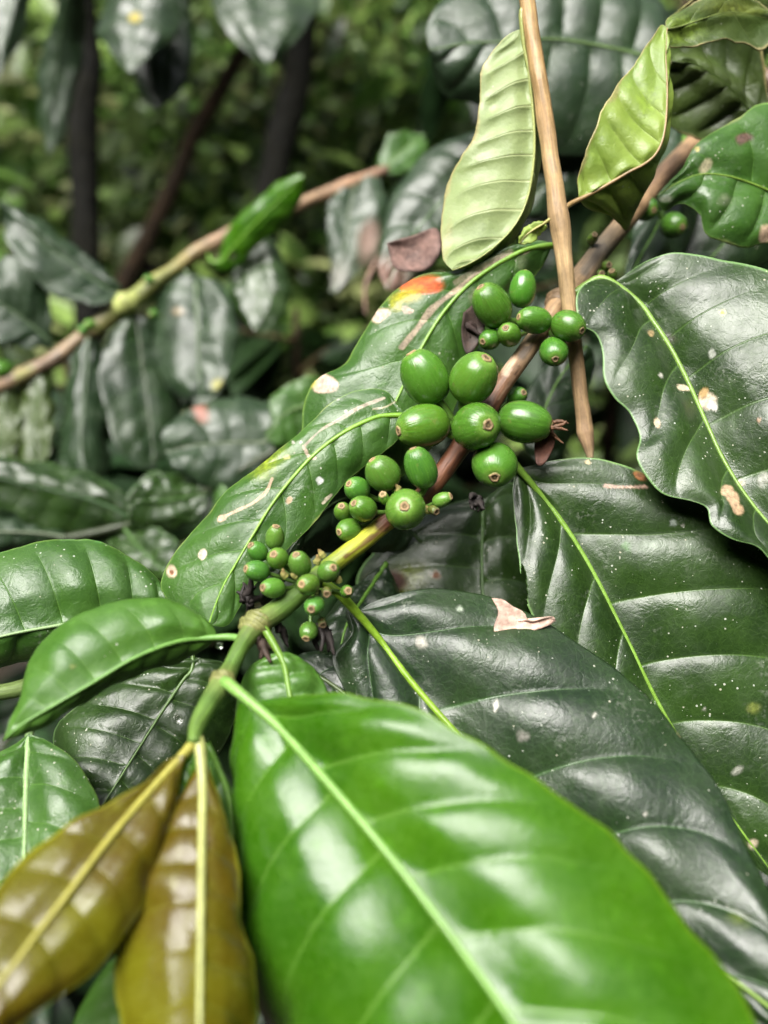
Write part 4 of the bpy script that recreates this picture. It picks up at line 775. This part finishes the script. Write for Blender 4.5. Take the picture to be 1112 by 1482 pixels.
leaf('bg_green_hang', b_bg, [(355, 335), (365, 380), (375, 430), (370, 480)], [(395, 350), (420, 400), (415, 450), (390, 480)], [(335, 360), (332, 410), (345, 460)], (.478, .47, .46), .3, .3, 'dark', veins=7, rib=(.05, .1, .02), **kw)
leaf('bg_dull', b_bg, [(555, 250), (570, 230), (590, 212), (615, 195)], [(548, 235), (560, 210), (590, 192)], [(575, 255), (600, 240), (618, 215)], (.51, .515, .52), .3, .3, 'mid', veins=6, rib=(.1, .18, .03), **kw)
tube('dry_tendril', [P(548, 372, .47), P(536, 395, .465), P(528, 420, .462), P(530, 455, .46)], [.0012, .0016, .0012, .0006], [(.26, .16, .12)]*4, b_bg, M['dry'], seg=8, n=24, rough=.2)
flake('dry_leaf_tip', None, [(560, 352), (600, 340), (632, 330), (638, 360), (620, 388), (590, 392), (570, 385)], .235, (.20, .12, .10), .003, parent=b_ur)

# ------------------------------------------------------------------ lower left background branch
st = [(-140, 800, .335), (0, 790, .345), (120, 775, .352), (240, 740, .36), (330, 690, .365), (420, 640, .37), (480, 600, .375)]
b_ll = thing('coffee_branch', 'shaded branch with glossy grey leaves behind the long spotted leaf', 'branch', P(*st[0]))
tube('stem', [P(*p) for p in st], [.0020]*6 + [.001], [(.03, .045, .014)]*7, b_ll, M['stem'], seg=12, n=60, rough=.08)
leaf('ll_gloss', b_ll, [(415, 632), (380, 640), (345, 640), (310, 642), (275, 645), (240, 655)], [(420, 590), (395, 575), (350, 570), (300, 578), (255, 605), (238, 635)], [(400, 680), (360, 705), (315, 708), (270, 690), (245, 670)], (.372, .366, .36), (.4, .4), (-.1, -.1), 'greyleaf', veins=6, rib=(.16, .20, .12), paint=[('spot', 290, 597, 11, 20, -.5, (.42, .17, .13), .75, .9), ('spot', 260, 590, 14, 8, 0, (.35, .33, .1), .6, .8)], label='glossy pale grey leaf with a pink spot', **kw)
leaf('ll_pale', b_ll, [(478, 600), (455, 590), (430, 590), (405, 605), (385, 635)], [(480, 570), (455, 555), (425, 562), (400, 580)], [(475, 640), (450, 650), (420, 655), (395, 650)], (.374, .368, .362), (.7, .7), .5, 'mid', veins=5, rib=(.12, .2, .06), **kw)
leaf('ll_dark_a', b_ll, [(200, 755), (150, 730), (100, 715), (50, 705), (-20, 690), (-90, 690)], [(190, 720), (140, 685), (80, 668), (10, 660), (-60, 665)], [(180, 785), (120, 785), (60, 780), (0, 770), (-60, 740)], (.356, .346, .338), .5, .4, 'dark', veins=8, rib=(.04, .09, .03), label='broad shaded dark leaf', **kw)
leaf('ll_dark_b', b_ll, [(300, 715), (270, 720), (235, 725), (205, 725), (180, 735)], [(290, 690), (255, 685), (215, 690), (190, 710)], [(290, 745), (255, 765), (215, 768), (190, 755)], (.363, .355, .348), .5, .4, 'dark', veins=6, rib=(.06, .13, .03), **kw)
leaf('ll_dark_c', b_ll, [(180, 765), (200, 790), (225, 815), (255, 840)], [(210, 760), (250, 780), (270, 815)], [(160, 785), (175, 815), (215, 842)], (.355, .34, .33), .4, .3, 'dark', veins=6, rib=(.06, .13, .03), **kw)
leaf('ll_edge', b_ll, [(95, 778), (60, 772), (20, 770), (-40, 770), (-100, 780)], [(80, 760), (40, 748), (-10, 742), (-70, 750)], [(70, 800), (30, 810), (-20, 815), (-80, 805)], (.349, .335, .325), .7, .4, 'greyleaf', veins=6, rib=(.2, .24, .16), **kw)
leaf('ll_dark_d', b_ll, [(320, 698), (330, 730), (320, 770), (300, 800)], [(350, 720), (350, 770), (325, 800)], [(300, 720), (290, 760), (285, 790)], (.364, .352, .342), .4, .3, 'mid', veins=6, rib=(.06, .13, .03), **kw)

# ------------------------------------------------------------------ leaves hanging in from above
st = [(60, -140, .60), (150, -90, .61), (240, -70, .62), (330, -70, .63), (430, -95, .64), (520, -140, .65)]
b_tp = thing('coffee_branch', 'overhanging branch with dark grey leaves drooping in front of the trunks', 'branch', P(*st[0]))
tube('stem', [P(*p) for p in st], [.0045]*5 + [.003], [(.12, .09, .05)]*6, b_tp, M['stem'], seg=12, n=50, rough=.08)
leaf('tp_a', b_tp, [(205, -60), (200, -20), (196, 20), (192, 60), (190, 105)], [(240, -30), (262, 10), (258, 45), (225, 80)], [(165, -40), (140, 0), (138, 40), (162, 75)], (.61, .59, .575), .3, .4, 'dark2', veins=7, rib=(.05, .09, .05), paint=[('spot', 195, 26, 10, 8, 0, (.45, .35, .02), 1, .5)], label='dark grey leaf with a yellow spot', **kw)
leaf('tp_b', b_tp, [(380, -75), (382, -30), (385, 10), (388, 50), (388, 92)], [(430, -40), (462, 0), (445, 40), (412, 75)], [(335, -40), (308, 0), (320, 35), (352, 70)], (.635, .61, .59), .4, .3, 'dark2', veins=7, rib=(.05, .08, .05), label='broad grey leaf pointing straight down', **kw)
leaf('tp_c', b_tp, [(240, -70), (238, 0), (234, 60), (232, 110), (228, 160)], [(270, 0), (282, 60), (270, 120)], [(205, 20), (192, 80), (200, 130)], (.62, .635, .63), .3, .3, 'dark2', veins=7, rib=(.05, .08, .05), **kw)
leaf('tp_d', b_tp, [(60, -135), (30, -60), (15, 0), (5, 60), (-5, 115)], [(60, -60), (45, 0), (22, 70)], [(10, -70), (-20, 0), (-20, 70)], (.60, .58, .57), .5, .3, 'greyleaf', veins=7, rib=(.1, .14, .08), **kw)
leaf('tp_e', b_tp, [(120, -100), (95, 0), (82, 90), (75, 160), (72, 225)], [(125, 20), (112, 110), (98, 180)], [(75, 20), (52, 110), (50, 180)], (.61, .66, .68), .3, .3, 'greyleaf', veins=7, rib=(.07, .12, .05), **kw)

# ------------------------------------------------------------------ scraps and drops lying on the leaves
dd = depth_at('big_dark', 745, 900)
flake('dry_leaf_scrap', 'pinkish dry leaf scrap lying on the glossy dark leaf edge', [(712, 866), (728, 868), (742, 878), (758, 886), (768, 900), (800, 893), (803, 900), (775, 912), (752, 916), (735, 930), (718, 924), (716, 905), (722, 885)], dd-.0010, (.72, .50, .40), .0010)
dd = depth_at('right_top', 1026, 580)
dd = depth_at('bronze_left', 245, 1110)
def drop(label, x, y, d, r):
    c = P(x, y, d); k = r*d/F; V = []
    for a in np.linspace(-1, 1, 13):
        for b in np.linspace(0, 2*math.pi, 18, endpoint=False):
            V.append(c + RIGHT*k*math.cos(a*math.pi/2)*math.cos(b)*1.1 + UPC*k*math.cos(a*math.pi/2)*math.sin(b) - FWD*k*.8*math.sin(a*math.pi/2))
    i, j = np.meshgrid(np.arange(12), np.arange(18), indexing='ij')
    f = np.stack([i*18+j, i*18+(j+1) % 18, (i+1)*18+(j+1) % 18, (i+1)*18+j], -1).reshape(-1, 4)
    o = mesh_obj('water_drop', V, f, M['water']); o['label'] = label; o['category'] = 'water drop'; o['group'] = 'water drops near the shoot tip'
drop('clear water drop on the stem above the bronze leaves', 258, 1040, .1425, 6)
drop('clear water drop at the base of the light green leaf', 318, 934, .1590, 5)
